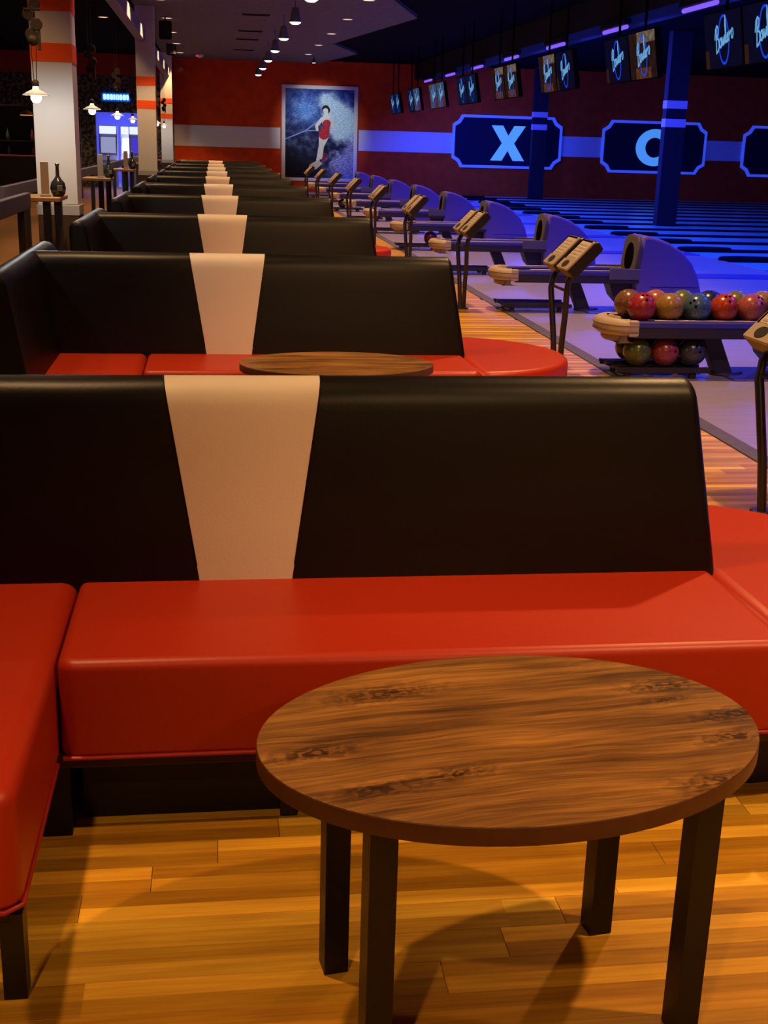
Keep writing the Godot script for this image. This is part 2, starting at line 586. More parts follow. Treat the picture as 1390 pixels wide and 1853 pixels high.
func setting() -> void:
	# end wall, left with the opening of the arcade room in it
	var st := mb()
	pbox(st, Vector3(-1.25, -0.2, WALL_Z - 0.2), Vector3(27.2, 6.0, WALL_Z))
	var w := struct("wall_end", st, M.wallred, "orange red end wall with a white stripe behind the lanes and booths")
	st = mb()
	box(st, Vector3(-1.25, 1.37, WALL_Z), Vector3(2.20, 2.03, WALL_Z + 0.012), 0.002)
	obj("stripe", st, M.white, w)
	st = mb()
	box(st, Vector3(4.80, 1.37, WALL_Z), Vector3(27.0, 2.03, WALL_Z + 0.012), 0.002)
	obj("stripe", st, M.white, w)
	st = mb()
	pbox(st, Vector3(-10.2, -0.2, WALL_Z - 0.2), Vector3(-3.75, 6.0, WALL_Z))
	pbox(st, Vector3(-2.42, -0.2, WALL_Z - 0.2), Vector3(-1.25, 6.0, WALL_Z))
	pbox(st, Vector3(-3.75, 2.34, WALL_Z - 0.2), Vector3(-2.42, 6.0, WALL_Z))
	w = struct("wall_end_stone", st, M.stone, "dark mottled stone end wall left of the columns with an opening")
	st = mb()
	pbox(st, Vector3(-10.0, 3.48, WALL_Z), Vector3(-1.26, 4.12, WALL_Z + 0.015))
	obj("red_band", st, mat(Color(0.30, 0.012, 0.012), 0.7), w)
	st = mb()
	pbox(st, Vector3(27.0, -0.2, WALL_Z), Vector3(27.2, 6.0, 6.0))
	struct("wall_right", st, M.pit, "black wall behind the pin decks")
	st = mb()
	pbox(st, Vector3(-10.2, -0.2, WALL_Z), Vector3(-10.0, 6.0, 6.0))
	struct("wall_left", st, M.stone, "dark stone side wall")
	st = mb()
	pbox(st, Vector3(-10.2, -0.2, 6.0), Vector3(27.2, 6.0, 6.2))
	struct("wall_behind", st, M.wallred, "orange red wall behind the camera")
	# grey ceiling over the booths, with its saw-toothed edge
	st = mb()
	var edge := []
	for k in range(-2, 5):
		var z0 := -22.7 - 11.0 * k
		edge.append([Vector2(3.05, z0), Vector2(4.15, z0 - 3.7), Vector2(3.15, z0 - 11.0)])
	for e in edge:
		var a: Vector2 = e[0]
		var b: Vector2 = e[1]
		var c: Vector2 = e[2]
		for s in [[a, b], [b, c]]:
			var p: Vector2 = s[0]
			var q: Vector2 = s[1]
			var zhi := minf(p.y, 6.0)
			var zlo := maxf(q.y, WALL_Z)
			if zlo >= zhi: continue
			var xa := lerpf(p.x, q.x, (p.y - zhi) / (p.y - q.y))
			var xb := lerpf(p.x, q.x, (p.y - zlo) / (p.y - q.y))
			slab(st, PackedVector2Array([Vector2(-1.5, zhi), Vector2(xa, zhi), Vector2(xb, zlo), Vector2(-1.5, zlo)]), CEIL, CEIL + 0.07, 0, 0, Transform3D.IDENTITY, false)
	M.over = struct("ceiling", st, M.ceil, "grey ceiling over the booths with a saw-toothed edge towards the lanes")
	st = mb()
	pbox(st, Vector3(-1.5, CEIL + 0.07, WALL_Z), Vector3(27.2, 5.4, 6.2))
	struct("ceiling_dark", st, M.pit, "black open ceiling over the lanes")
	st = mb()
	pbox(st, Vector3(-10.0, 4.12, WALL_Z), Vector3(-1.5, 5.4, 6.0))
	struct("ceiling_left", st, M.pit, "black ceiling left of the columns")
	# bulkhead above the foul line that carries the black lights
	st = mb()
	pbox(st, Vector3(6.62, 3.66, WALL_Z), Vector3(7.3, CEIL + 0.07, 5.0))
	M.bulkhead = struct("trim_1", st, M.navy, "dark bulkhead above the foul line")
	# painted beam along the column row
	st = mb()
	box(st, Vector3(-1.46, 3.40, WALL_Z), Vector3(-1.30, 3.64, 2.0), 0.01)
	struct("trim_2", st, M.beam, "pale painted beam running along the tops of the columns")

func floors() -> void:
	var st := mb()
	pbox(st, Vector3(-1.3, -0.2, WALL_Z), Vector3(2.915, -0.014, 6.0))
	var fl := struct("floor", st, mat(Color(0.05, 0.022, 0.006), 0.7), "warm maple plank floor under the booths")
	var i := 0
	var z := -1.2
	var rest := mb()
	var meshes := {}
	while z > WALL_Z + 0.1:
		var z1 := z - 0.0995
		var row := int(roundf((-2.512 - z1) / 0.0995))
		var x0 := -1.3
		if z < -2.85: x0 = 1.15
		var joint := -0.157 + 0.148 * row
		var step := 1.19
		var x := joint - ceilf((joint - x0) / step) * step
		while x < 2.91:
			var xa := maxf(x, x0)
			var xb := minf(x + step, 2.91)
			if xb - xa > 0.03:
				if z > -9.0:
					var p := mb()
					slab(p, rect(xa + 0.0006, xb - 0.0006, z1 + 0.0002, z - 0.0002), -0.014, 0.0, 0.0006, 0.0, Transform3D.IDENTITY, false, 1)
					obj("plank", p, M.plank[rng.randi() % 6], fl)
				else:
					slab(rest, rect(xa + 0.0006, xb - 0.0006, z1 + 0.0005, z - 0.0005), -0.014, 0.0, 0.0, 0.0, Transform3D.IDENTITY, false, 1)
			x += step
		z = z1
		i += 1
	var far := obj("far_planks", rest, M.plank[3], fl)
	far.set_meta("kind", "stuff")
	# plank rows nearer than the frame, one broad board surface behind the camera
	st = mb()
	pbox(st, Vector3(-1.3, -0.014, -1.2), Vector3(2.91, 0.0, 6.0))
	obj("near_boards", st, M.plank[1], fl)
	st = mb()
	pbox(st, Vector3(-10.0, -0.2, WALL_Z), Vector3(-1.3, 0.0, 6.0))
	struct("floor_left", st, M.leftfloor, "dim brown floor beyond the drink rail")
	st = mb()
	slab(st, rect(2.915, 3.03, WALL_Z, 6.0), -0.2, 0.006, 0.004, 0, Transform3D.IDENTITY, false, 1)
	struct("trim_3", st, M.stripgrey, "grey transition strip between the plank floor and the approach")
	st = mb()
	pbox(st, Vector3(3.03, -0.2, WALL_Z), Vector3(7.9, 0.0, 6.0))
	struct("floor_approach", st, M.approach, "pale bowling approach washed in violet light")

func lanes() -> void:
	var st := mb()
	pbox(st, Vector3(7.9, -0.4, WALL_Z), Vector3(27.0, -0.14, 6.0))
	var f := struct("floor_lanes", st, M.gutter, "bed of the black-lit bowling lanes")
	var lane := mb()
	box(lane, Vector3(7.9, -0.14, -0.56), Vector3(26.5, 0.0, 0.56), 0.004)
	lane.generate_normals()
	var lm := lane.commit()
	var cap := mb()
	box(cap, Vector3(8.3, -0.14, -0.15), Vector3(26.5, 0.018, 0.15), 0.02)
	slab(cap, ellipse(8.35, 0, 0.50, 0.19, 24), -0.14, 0.06, 0.05, 0)
	cap.generate_normals()
	var cm := cap.commit()
	for k in range(-8, 14):
		var zg := -16.85 - 1.835 * k
		if zg < WALL_Z + 0.1: break
		share("division", cm, M.pit, f, Vector3(0, 0, zg))
		if zg - 0.92 > WALL_Z + 0.6:
			share("lane", lm, M.lane, f, Vector3(0, 0, zg - 0.9175))

func pillars() -> void:
	# white columns with orange bands, standing on dark plinths left of the booths
	var names := ["white column with orange bands nearest the camera, lit by a pendant lamp", "white column with orange bands halfway down the row of booths", "white column with orange bands beside the orange end wall"]
	var zs := [-12.55, -26.4, -40.2]
	for k in 3:
		var x0: float = [-1.66, -1.50, -1.58][k]
		var x1: float = [-1.29, -1.13, -1.23][k]
		var z: float = zs[k]
		var st := mb()
		box(st, Vector3(x0, 0.96, z - 0.2), Vector3(x1, 4.1, z + 0.2), 0.006)
		var c := struct("pillar", st, M.column, names[k])
		var d: float = [0.0, -0.10, -0.075][k]
		for b in [[2.246, 2.41], [2.685, 2.86]]:
			var lo: float = b[0] + d
			var hi: float = b[1] + d
			if k == 2: hi -= 0.02
			st = mb()
			box(st, Vector3(x0 - 0.004, lo, z - 0.204), Vector3(x1 + 0.004, hi, z + 0.204), 0.002)
			obj("band", st, M.orange, c)
		st = mb()
		box(st, Vector3(x0 - 0.012, 0.86, z - 0.212), Vector3(x1 + 0.012, 0.96, z + 0.212), 0.006)
		obj("base_collar", st, mat(Color(0.34, 0.32, 0.31), 0.6), c)
		st = mb()
		box(st, Vector3(x0 - 0.006, 0.0, z - 0.206), Vector3(x1 + 0.006, 0.86, z + 0.206), 0.006)
		obj("dark_plinth", st, M.darkwood, c)
	# navy columns standing among the lanes
	for k in 3:
		var z := -27.3 - 13.6 * (k - 1)
		var x: float = [9.92, 9.92, 10.38][k]
		if k == 0: continue
		var st := mb()
		box(st, Vector3(x, -0.14, z - 0.24), Vector3(x + 0.46, 4.14, z), 0.006)
		var c := struct("pillar", st, M.navy, ["", "navy column with two pale bands in front of the O sign", "navy column with two pale bands in front of the X sign"][k])
		for b in [[2.53, 2.70], [2.14, 2.315]]:
			st = mb()
			var dz: float = 0.05 if k == 2 else 0.0
			box(st, Vector3(x - 0.006, b[0] + dz, z - 0.246), Vector3(x + 0.466, b[1] + dz, z + 0.006), 0.002)
			obj("band", st, mat(Color(0.55, 0.5, 0.62), 0.6), c)

# ------------------------------------------------------------------ booth sofas
# rounded backrest: profile across its thickness (depth from the middle, height), swept along its length
func back_profile() -> PackedVector2Array:
	var p := PackedVector2Array()
	p.append(Vector2(0.105, 0.30))
	p.append(Vector2(0.101, 0.42))
	for k in 5: p.append(Vector2(lerpf(0.099, 0.069, k / 4.0), lerpf(0.50, 0.915, k / 4.0)))
	for k in range(0, 9):
		var t := PI * k / 8.0
		p.append(Vector2(cos(t) * 0.066, 0.934 + sin(t) * 0.066))
	for k in 5: p.append(Vector2(-lerpf(0.069, 0.099, k / 4.0), lerpf(0.915, 0.50, k / 4.0)))
	p.append(Vector2(-0.105, 0.30))
	return p

# left and right edges are functions of height; round_l / round_r shrink the profile to a rounded end
func back_panel(st: SurfaceTool, left: Callable, right: Callable, end_l: float, end_r: float, xf := Transform3D.IDENTITY) -> void:
	var prof := back_profile()
	var n := prof.size()
	var cols := []       # [share of the length, shift, inset]
	for k in 5:
		var t := PI / 2 * k / 4.0
		if end_l > 0.0: cols.append([0.0, end_l - end_l * cos(t), end_l * (1 - sin(t))])
	if end_l <= 0.0: cols.append([0.0, 0.0, 0.0])
	for k in range(1, 4): cols.append([k / 4.0, 0.0, 0.0])
	for k in 5:
		var t := PI / 2 * k / 4.0
		if end_r > 0.0: cols.append([1.0, -end_r + end_r * sin(t), end_r * (1 - cos(t))])
	if end_r <= 0.0: cols.append([1.0, 0.0, 0.0])
	var rows := []
	for c in cols:
		var row := []
		for i in n:
			var a := prof[maxi(i - 1, 0)]
			var b := prof[mini(i + 1, n - 1)]
			var tn := (b - a).normalized()
			var nn := Vector2(tn.y, -tn.x)
			var q: Vector2 = prof[i] - nn * c[2]
			var l: float = left.call(q.y)
			var r: float = right.call(q.y)
			row.append(xf * Vector3(lerpf(l, r, c[0]) + c[1], q.y, q.x))
		rows.append(row)
	st.set_smooth_group(1)
	for k in rows.size() - 1:
		for i in n - 1:
			var mid := (prof[i] + prof[i + 1]) / 2 - Vector2(0, 0.75)
			var tn := prof[i + 1] - prof[i]
			var nn := Vector2(tn.y, -tn.x)
			if nn.dot(mid * Vector2(1, 0.1 if prof[i].y < 0.92 else 1.0)) < 0.0: nn = -nn
			quad(st, rows[k][i], rows[k + 1][i], rows[k + 1][i + 1], rows[k][i + 1], xf.basis * Vector3(0, nn.y, nn.x))
	st.set_smooth_group(-1)
	for s in [[rows[0], Vector3.LEFT], [rows[-1], Vector3.RIGHT]]:
		var row: Array = s[0]
		var m := n / 2
		for i in m:
			var a: Vector3 = row[i]
			var b: Vector3 = row[i + 1]
			var c: Vector3 = row[n - 2 - i]
			var d: Vector3 = row[n - 1 - i]
			quad(st, a, b, c, d, xf.basis * s[1])

func make_sofa() -> Node3D:
	var t := thing("booth_sofa", "", "sofa", Vector3.ZERO, 0.0, "booth sofas in the row")
	var sl := func(h): return lerpf(-0.050, -0.137, (h - 0.458) / 0.542)
	var sr := func(h): return lerpf(0.200, 0.277, (h - 0.458) / 0.542)
	var st := mb()
	back_panel(st, func(_h): return -0.97, func(h): return sl.call(h) - 0.0015, 0.0, 0.0)
	obj("back_panel", st, M.black, t)
	st = mb()
	back_panel(st, sl, sr, 0.0, 0.0)
	tag(obj("centre_stripe", st, M.cream, t), "cream tapered stripe down the middle of the back")
	st = mb()
	back_panel(st, func(h): return sr.call(h) + 0.0015, func(h): return lerpf(1.415, 1.318, (h - 0.458) / 0.542), 0.0, 0.028)
	obj("back_panel", st, M.black, t)
	# welts beside the stripe
	for s in [[sl, -0.0005], [sr, 0.0005]]:
		st = mb()
		var pts := []
		for p in back_profile():
			if p.y > 0.44 and (p.x > -0.05): pts.append(Vector3(s[0].call(p.y) + s[1], p.y, p.x + 0.0004))
		tube(st, pts, 0.0022, 6)
		obj("seam", st, M.black, t)
	# side back, along the left end
	var turn := Transform3D(Basis(Vector3(0, 0, -1), Vector3(-0.09, 1, 0), Vector3(1, 0, 0)), Vector3(-0.90, 0, 0))
	st = mb()
	back_panel(st, func(_h): return -1.25, func(_h): return 0.0, 0.028, 0.0, turn)
	obj("side_back", st, M.black, t)
	st = mb()
	back_panel(st, func(_h): return 0.002, func(_h): return 0.66, 0.0, 0.028, turn)
	obj("side_back", st, M.black, t)
	# seats
	st = mb()
	slab(st, rrect(-0.368, 1.398, 0.0, 0.630, 0.045, 6), 0.218, 0.458, 0.024, 0.012)
	obj("seat", st, M.red, t)
	st = mb()
	slab(st, rrect(-0.98, 1.398, -0.635, -0.0, 0.045, 6), 0.218, 0.458, 0.024, 0.012)
	obj("rear_seat", st, M.red, t)
	st = mb()
	slab(st, rrect(-0.98, -0.372, 0.0, 1.215, 0.05, 6), 0.213, 0.458, 0.04, 0.012)
	obj("side_seat", st, M.red, t)
	st = mb()
	var arc := PackedVector2Array([Vector2(1.402, 0.635), Vector2(1.402, -0.635)])
	for k in range(1, 32):
		var a := -PI / 2 + PI * k / 32.0
		arc.append(Vector2(1.402 + 0.62 * cos(a), 0.635 * sin(a)))
	slab(st, arc, 0.218, 0.458, 0.03, 0.012)
	obj("round_seat", st, M.red, t)
	st = mb()
	tube(st, [Vector3(-0.36, 0.219, 0.631), Vector3(1.40, 0.219, 0.631)], 0.0055, 6)
	obj("piping", st, M.redpipe, t)
	st = mb()
	tube(st, [Vector3(-0.371, 0.214, 0.65), Vector3(-0.371, 0.214, 1.19), Vector3(-0.40, 0.214, 1.216), Vector3(-0.96, 0.214, 1.216)], 0.0055, 6)
	obj("piping", st, M.redpipe, t)
	# base
	st = mb()
	box(st, Vector3(-0.95, 0.178, -0.60), Vector3(1.40, 0.219, 0.605), 0.003)
	box(st, Vector3(-0.95, 0.172, 0.606), Vector3(-0.40, 0.214, 1.19), 0.003)
	obj("frame", st, M.darkwood, t)
	st = mb()
	box(st, Vector3(-0.33, 0.0, -0.53), Vector3(1.34, 0.178, 0.525), 0.003)
	obj("plinth", st, M.darkpaint, t)
	st = mb()
	box(st, Vector3(0.145, 0.0, 0.50), Vector3(0.185, 0.05, 0.56), 0.003)
	obj("glide_foot", st, M.legblack, t)
	st = mb()
	slab(st, ellipse(1.40, 0, 0.48, 0.50, 32), 0.0, 0.218, 0.0, 0.0)
	obj("round_plinth", st, M.darkpaint, t)
	for p in [Vector2(-0.383, 0.572), Vector2(-0.396, 1.165), Vector2(-0.90, 1.165), Vector2(-0.90, 0.572)]:
		st = mb()
		var hw := 0.032 if p.y < 1.0 else 0.022
		slab(st, rect(p.x - hw, p.x + hw, p.y - hw, p.y + hw), 0.0, 0.19, 0.0, 0.002, Transform3D.IDENTITY, false, 1)
		obj("leg", st, M.legblack, t)
	return t

func sofas() -> void:
	var first := make_sofa()
	first.position = Vector3(0, 0, -3.2457)
	var ords := ["", "second", "third", "fourth", "fifth", "sixth", "seventh", "eighth", "ninth"]
	first.set_meta("label", "red and black booth sofa nearest the camera, its full cream stripe behind the oval table")
	for k in range(1, 10):
		var z: float = -3.2457 - S * (k if k < 9 else 9.4)
		var label := "last booth sofa of the row, against the orange end wall"
		if k < 9: label = "%s booth sofa from the camera, black back with a cream stripe" % ords[k]
		if k == 1: label = "second booth sofa from the camera, its red seats showing over the nearest back"
		dup(first, "booth_sofa", Vector3(0, 0, z), label)

func make_table() -> Node3D:
	var t := thing("oval_table", "low oval wooden table with knotty stained top, in front of the nearest sofa", "table", Vector3(0.542, 0, -2.02), 0.136, "oval tables")
	var st := mb()
	slab(st, ellipse(0, 0, 0.480, 0.336, 72), 0.5585, 0.560, 0.0010, 0)
	var top := obj("tabletop", st, M.tabletop, t)
	st = mb()
	slab(st, ellipse(0, 0, 0.481, 0.337, 72), 0.524, 0.559, 0.003, 0.002)
	obj("rim", st, M.tablerim, top)
	st = mb()
	box(st, Vector3(-0.31, 0.495, -0.135), Vector3(0.28, 0.524, -0.11), 0.002)
	box(st, Vector3(-0.31, 0.495, 0.18), Vector3(0.30, 0.524, 0.205), 0.002)
	box(st, Vector3(-0.315, 0.495, -0.11), Vector3(-0.29, 0.524, 0.18), 0.002)
	box(st, Vector3(0.268, 0.495, -0.11), Vector3(0.293, 0.524, 0.18), 0.002)
	obj("apron_frame", st, M.legblack, t)
	for p in [Vector2(-0.306, -0.123), Vector2(0.271, -0.118), Vector2(-0.304, 0.185), Vector2(0.295, 0.205)]:
		st = mb()
		slab(st, rect(p.x - 0.0245, p.x + 0.0245, p.y - 0.0245, p.y + 0.0245), 0.0, 0.524, 0.0, 0.002, Transform3D.IDENTITY, false, 1)
		obj("leg", st, M.legblack, t)
	return t

func tables() -> void:
	var t := make_table()
	var u := dup(t, "oval_table", Vector3(0.595, 0, -5.97), "oval wooden table at the second sofa, only its top showing over the nearest back")
	u.rotation.y = 0.02

# ------------------------------------------------------------------ ball returns
func make_return() -> Node3D:
	var t := thing("ball_return", "", "ball return", Vector3.ZERO, 0.0, "ball returns along the approach")
	var st := mb()
	# upper rail: side walls, tray, edge strips
	for s in [-1, 1]:
		st = mb()
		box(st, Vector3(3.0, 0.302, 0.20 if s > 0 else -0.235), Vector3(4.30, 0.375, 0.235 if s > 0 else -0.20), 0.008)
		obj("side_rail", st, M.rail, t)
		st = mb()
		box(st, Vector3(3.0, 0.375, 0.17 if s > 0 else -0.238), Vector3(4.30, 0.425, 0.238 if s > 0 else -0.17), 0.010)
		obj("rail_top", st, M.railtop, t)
	st = mb()
	box(st, Vector3(2.98, 0.33, -0.20), Vector3(4.30, 0.385, 0.20), 0.004)
	box(st, Vector3(2.98, 0.385, -0.012), Vector3(4.30, 0.41, 0.012), 0.004)
	obj("tray", st, M.rail, t)
	for s in [-1, 1]:
		st = mb()
		box(st, Vector3(3.16, 0.4255, s * 0.20 - 0.016), Vector3(4.24, 0.433, s * 0.20 + 0.016), 0.003)
		obj("edge_strip", st, mat(Color(0.60, 0.50, 0.36), 0.4), t)
	# pale nose
	st = mb()
	var nose := PackedVector2Array()
	for k in 17:
		var a := PI / 2 + PI * k / 16.0
		nose.append(Vector2(2.965 + 0.185 * cos(a), 0.25 * sin(a)))
	nose.append(Vector2(2.972, -0.25))
	nose.append(Vector2(2.972, 0.25))
	slab(st, nose, 0.315, 0.438, 0.05, 0.05)
	var ns := obj("nose", st, M.beige, t)
	st = mb()
	for s in [-1, 1]:
		st = mb()
		box(st, Vector3(2.96, 0.315, s * 0.228 - 0.022), Vector3(3.03, 0.432, s * 0.228 + 0.022), 0.008)
		obj("cheek", st, M.beige, ns)
	st = mb()
	var lower := inset(ccw(nose.duplicate()), 0.06)
	slab(st, lower, 0.265, 0.33, 0.02, 0.025)
	obj("chin", st, M.beigedark, ns)
	st = mb()
	slab(st, ellipse(2.90, 0.07, 0.045, 0.085, 20), 0.436, 0.4405, 0.002, 0)
	obj("button", st, M.beigedark, ns)
	for y in [0.35, 0.395]:
		st = mb()
		var pts := []
		for k in 13:
			var a := PI / 2 + PI * k / 12.0
			pts.append(Vector3(2.965 + 0.187 * cos(a), y, 0.252 * sin(a)))
		pts.push_front(Vector3(3.025, y, 0.252))
		pts.append(Vector3(3.025, y, -0.252))
		tube(st, pts, 0.006, 6)
		obj("nose_groove", st, M.beigedark, ns)
	# hood
	st = mb()
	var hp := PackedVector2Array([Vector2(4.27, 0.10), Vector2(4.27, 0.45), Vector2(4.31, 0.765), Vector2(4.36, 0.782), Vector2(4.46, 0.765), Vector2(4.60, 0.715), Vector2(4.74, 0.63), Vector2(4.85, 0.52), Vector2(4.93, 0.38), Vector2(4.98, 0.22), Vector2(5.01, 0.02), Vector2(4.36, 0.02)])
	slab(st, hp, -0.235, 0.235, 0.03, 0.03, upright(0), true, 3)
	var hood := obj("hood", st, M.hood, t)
	for s in [-1, 1]:
		st = mb()
		for y in [0.15, 0.21, 0.27]: box(st, Vector3(4.42, y, s * 0.235 - 0.003), Vector3(4.94, y + 0.006, s * 0.235 + 0.003), 0.001)
		obj("side_groove", st, M.navy, hood)
	# front arch with the dark mouth, facing the seats
	var face := Transform3D(Basis(Vector3(0, 0, 1), Vector3(-1, 0.1, 0).normalized(), Vector3(0.1, 1, 0).normalized()), Vector3(4.226, 0, 0))
	st = mb()
	var arch := PackedVector2Array([Vector2(-0.236, 0.40), Vector2(0.236, 0.40)])
	for k in 17:
		var a := PI * k / 16.0
		arch.append(Vector2(signf(cos(a)) * pow(absf(cos(a)), 0.55) * 0.236, 0.60 + 0.185 * pow(sin(a), 0.6)))
	slab(st, arch, -0.03, 0.03, 0.015, 0.0, face)
	var fr := obj("front_arch", st, M.hoodfront, t)
	st = mb()
	slab(st, ellipse(0, 0.56, 0.13, 0.145, 28), 0.029, 0.033, 0.002, 0, face)
	obj("mouth", st, M.hole, fr)
	# curved bracket under the hood and the leaning post
	st = mb()
	slab(st, PackedVector2Array([Vector2(4.02, 0.31), Vector2(4.30, 0.31), Vector2(4.46, 0.0), Vector2(4.30, 0.0), Vector2(4.18, 0.06), Vector2(4.08, 0.16)]), -0.12, 0.12, 0.01, 0.01, upright(0), false, 2)
	obj("bracket", st, M.rail, t)
	st = mb()
	slab(st, PackedVector2Array([Vector2(3.59, 0.31), Vector2(3.73, 0.31), Vector2(3.86, 0.02), Vector2(3.72, 0.02)]), -0.06, 0.06, 0.01, 0.01, upright(0), false, 2)
	obj("post", st, M.rail, t)
	st = mb()
	slab(st, ellipse(3.83, 0, 0.13, 0.09, 20), 0.0, 0.03, 0.02, 0)
	obj("post_foot", st, M.rail, t)
	for s in [-1, 1]:
		st = mb()
		box(st, Vector3(3.98, 0.345, s * 0.237 - 0.012), Vector3(4.30, 0.455, s * 0.237 + 0.012), 0.004)
		obj("end_bracket", st, mat(Color(0.13, 0.11, 0.12), 0.5), t)
	# lower rack
	for z in [-0.155, -0.02, 0.02, 0.155]:
		st = mb()
		tube(st, [Vector3(2.88, 0.085, z), Vector3(2.94, 0.07, z), Vector3(3.60, 0.07, z)], 0.013, 8)
		obj("rack_bar", st, M.blackmetal, t)
	st = mb()
	for x in [2.96, 3.22, 3.54]: box(st, Vector3(x - 0.015, 0.04, -0.19), Vector3(x + 0.015, 0.058, 0.19), 0.003)
	box(st, Vector3(2.90, 0.045, 0.19), Vector3(3.62, 0.085, 0.205), 0.004)
	box(st, Vector3(2.90, 0.045, -0.205), Vector3(3.62, 0.085, -0.19), 0.004)
	obj("rack_frame", st, M.blackmetal, t)
	for p in [Vector2(3.0, 0.16), Vector2(3.0, -0.16), Vector2(3.5, 0.16), Vector2(3.5, -0.16)]:
		st = mb()
		slab(st, ellipse(p.x, p.y, 0.028, 0.028, 12), 0.0, 0.042, 0.006, 0)
		obj("foot", st, M.blackmetal, t)
	st = mb()
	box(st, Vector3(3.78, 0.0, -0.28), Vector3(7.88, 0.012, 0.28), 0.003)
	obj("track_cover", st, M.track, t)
	return t

func make_ball(label: String, c: Color, at: Vector3, spin: Vector3, group: String) -> void:
	var t := thing("bowling_ball", label, "bowling ball", at, 0.0, group)
	var m := mat(c, 0.25, 0.5)
	m.albedo_texture = M.ballnoise
	m.uv1_triplanar = true
	m.uv1_scale = Vector3(4, 4, 4)
	share("shell", M.ballmesh, m, t)
	t.rotation = spin
	for h in [Vector3(-0.016, 0, 0.0), Vector3(0.016, 0, 0.0), Vector3(0.004, 0, 0.045)]:
		var d := Vector3(h.x, sqrt(0.1047 * 0.1047 - h.x * h.x - h.z * h.z), h.z)
		var o := share("finger_hole", M.holemesh, M.hole, t, d)
		o.basis = Basis(Quaternion(Vector3.UP, d.normalized()))

func ball_returns() -> void:
	var first := make_return()
	first.position = Vector3(0, 0, -8.75)
	first.set_meta("label", "ball return loaded with coloured balls at the right edge, nearest of the row")
	var ords := ["", "second", "third", "fourth", "fifth", "sixth", "seventh", "eighth", "ninth"]
	for k in range(1, 9):
		dup(first, "ball_return", Vector3(0, 0, -8.75 - S * k), "%s ball return from the camera, %s" % [ords[k], "empty rail ending in a lavender hood" if k != 3 else "with one maroon ball on its floor rack"])
	var s := SphereMesh.new()
	s.radius = 0.105
	s.height = 0.21
	s.radial_segments = 40
	s.rings = 20
	M.ballmesh = s
	var st := mb()
	slab(st, ellipse(0, 0, 0.0105, 0.0105, 14), -0.004, 0.0008, 0.0004, 0)
	st.generate_normals()
	M.holemesh = st.commit()
	M.ballnoise = noise_tex(0.06, 33, false, 1.0, 0.5)
	var top := 0.4105 + 0.105
	var g := "bowling balls on the loaded ball return"
	var z := -8.645
	make_ball("crimson bowling ball at the nose end of the front top row", Color(0.62, 0.05, 0.07), Vector3(3.0870, top, z), Vector3(0.5, 0, 0.0), g)
	make_ball("yellow ochre bowling ball in the front top row beside the crimson one", Color(0.60, 0.34, 0.07), Vector3(3.2978, top, z), Vector3(2.5, 0.4, 0.0), g)
	make_ball("teal blue bowling ball in the front top row", Color(0.10, 0.22, 0.34), Vector3(3.5086, top, z), Vector3(0.7, 0.3, 0.9), g)
	make_ball("orange red bowling ball between the teal and the salmon ball in front", Color(0.80, 0.09, 0.02), Vector3(3.7194, top, z), Vector3(0.55, 0, 0.05), g)
	make_ball("salmon pink marbled bowling ball in the front top row near the score console", Color(0.70, 0.17, 0.12), Vector3(3.9302, top, z), Vector3(0.6, 0, -0.35), g)
	z = -8.857
	make_ball("brown bronze bowling ball in the back top row at the nose end", Color(0.40, 0.17, 0.07), Vector3(3.0550, top, z), Vector3(2.4, 0, 0.2), g)
	make_ball("pale coral bowling ball in the back top row", Color(0.80, 0.24, 0.13), Vector3(3.2658, top, z), Vector3(0.9, 0.5, 0.0), g)
	make_ball("moss green bowling ball in the back top row left of the navy one", Color(0.27, 0.30, 0.06), Vector3(3.4766, top, z), Vector3(2.2, 0, 0.3), g)
	make_ball("dark navy bowling ball in the back top row", Color(0.03, 0.05, 0.16), Vector3(3.6874, top, z), Vector3(2.4, 0, 0.1), g)
	make_ball("olive bowling ball in the back top row right of the navy one", Color(0.33, 0.32, 0.08), Vector3(3.8982, top, z), Vector3(2.3, 0, 0.0), g)
	make_ball("tan bowling ball at the far end of the back top row", Color(0.60, 0.33, 0.11), Vector3(4.1090, top, z), Vector3(2.4, 0, 0.0), g)
	var low := 0.0835 + 0.105
	z = -8.655
	make_ball("olive green bowling ball at the front of the floor rack", Color(0.16, 0.19, 0.045), Vector3(3.085, low, z), Vector3(0.5, 0.2, -0.5), g)
	make_ball("crimson pink bowling ball on the floor rack", Color(0.55, 0.08, 0.09), Vector3(3.296, low, z), Vector3(0.9, 0, -0.5), g)
	make_ball("slate grey bowling ball on the floor rack beside the post", Color(0.09, 0.09, 0.12), Vector3(3.507, low, z), Vector3(1.0, 0.2, 0.0), g)
	z = -8.867
	make_ball("dark green bowling ball behind the olive one on the floor rack", Color(0.05, 0.06, 0.03), Vector3(3.095, low, z), Vector3(2.4, 0, 0.0), g)
	make_ball("black bowling ball behind the crimson pink one on the floor rack", Color(0.015, 0.013, 0.015), Vector3(3.307, low, z), Vector3(2.4, 0, 0.0), g)
	make_ball("black bowling ball behind the slate grey one on the floor rack", Color(0.015, 0.013, 0.018), Vector3(3.519, low, z), Vector3(2.4, 0, 0.0), g)
	make_ball("single maroon bowling ball on an otherwise empty floor rack", Color(0.16, 0.012, 0.03), Vector3(3.42, low, -8.75 - S * 3 + 0.10), Vector3(2.4, 0, 0.0), "lone balls on far ball returns")
	make_ball("small dark bowling ball on a floor rack far down the approach", Color(0.05, 0.02, 0.03), Vector3(3.12, low, -8.75 - S * 6 + 0.10), Vector3(2.4, 0, 0.0), "lone balls on far ball returns")

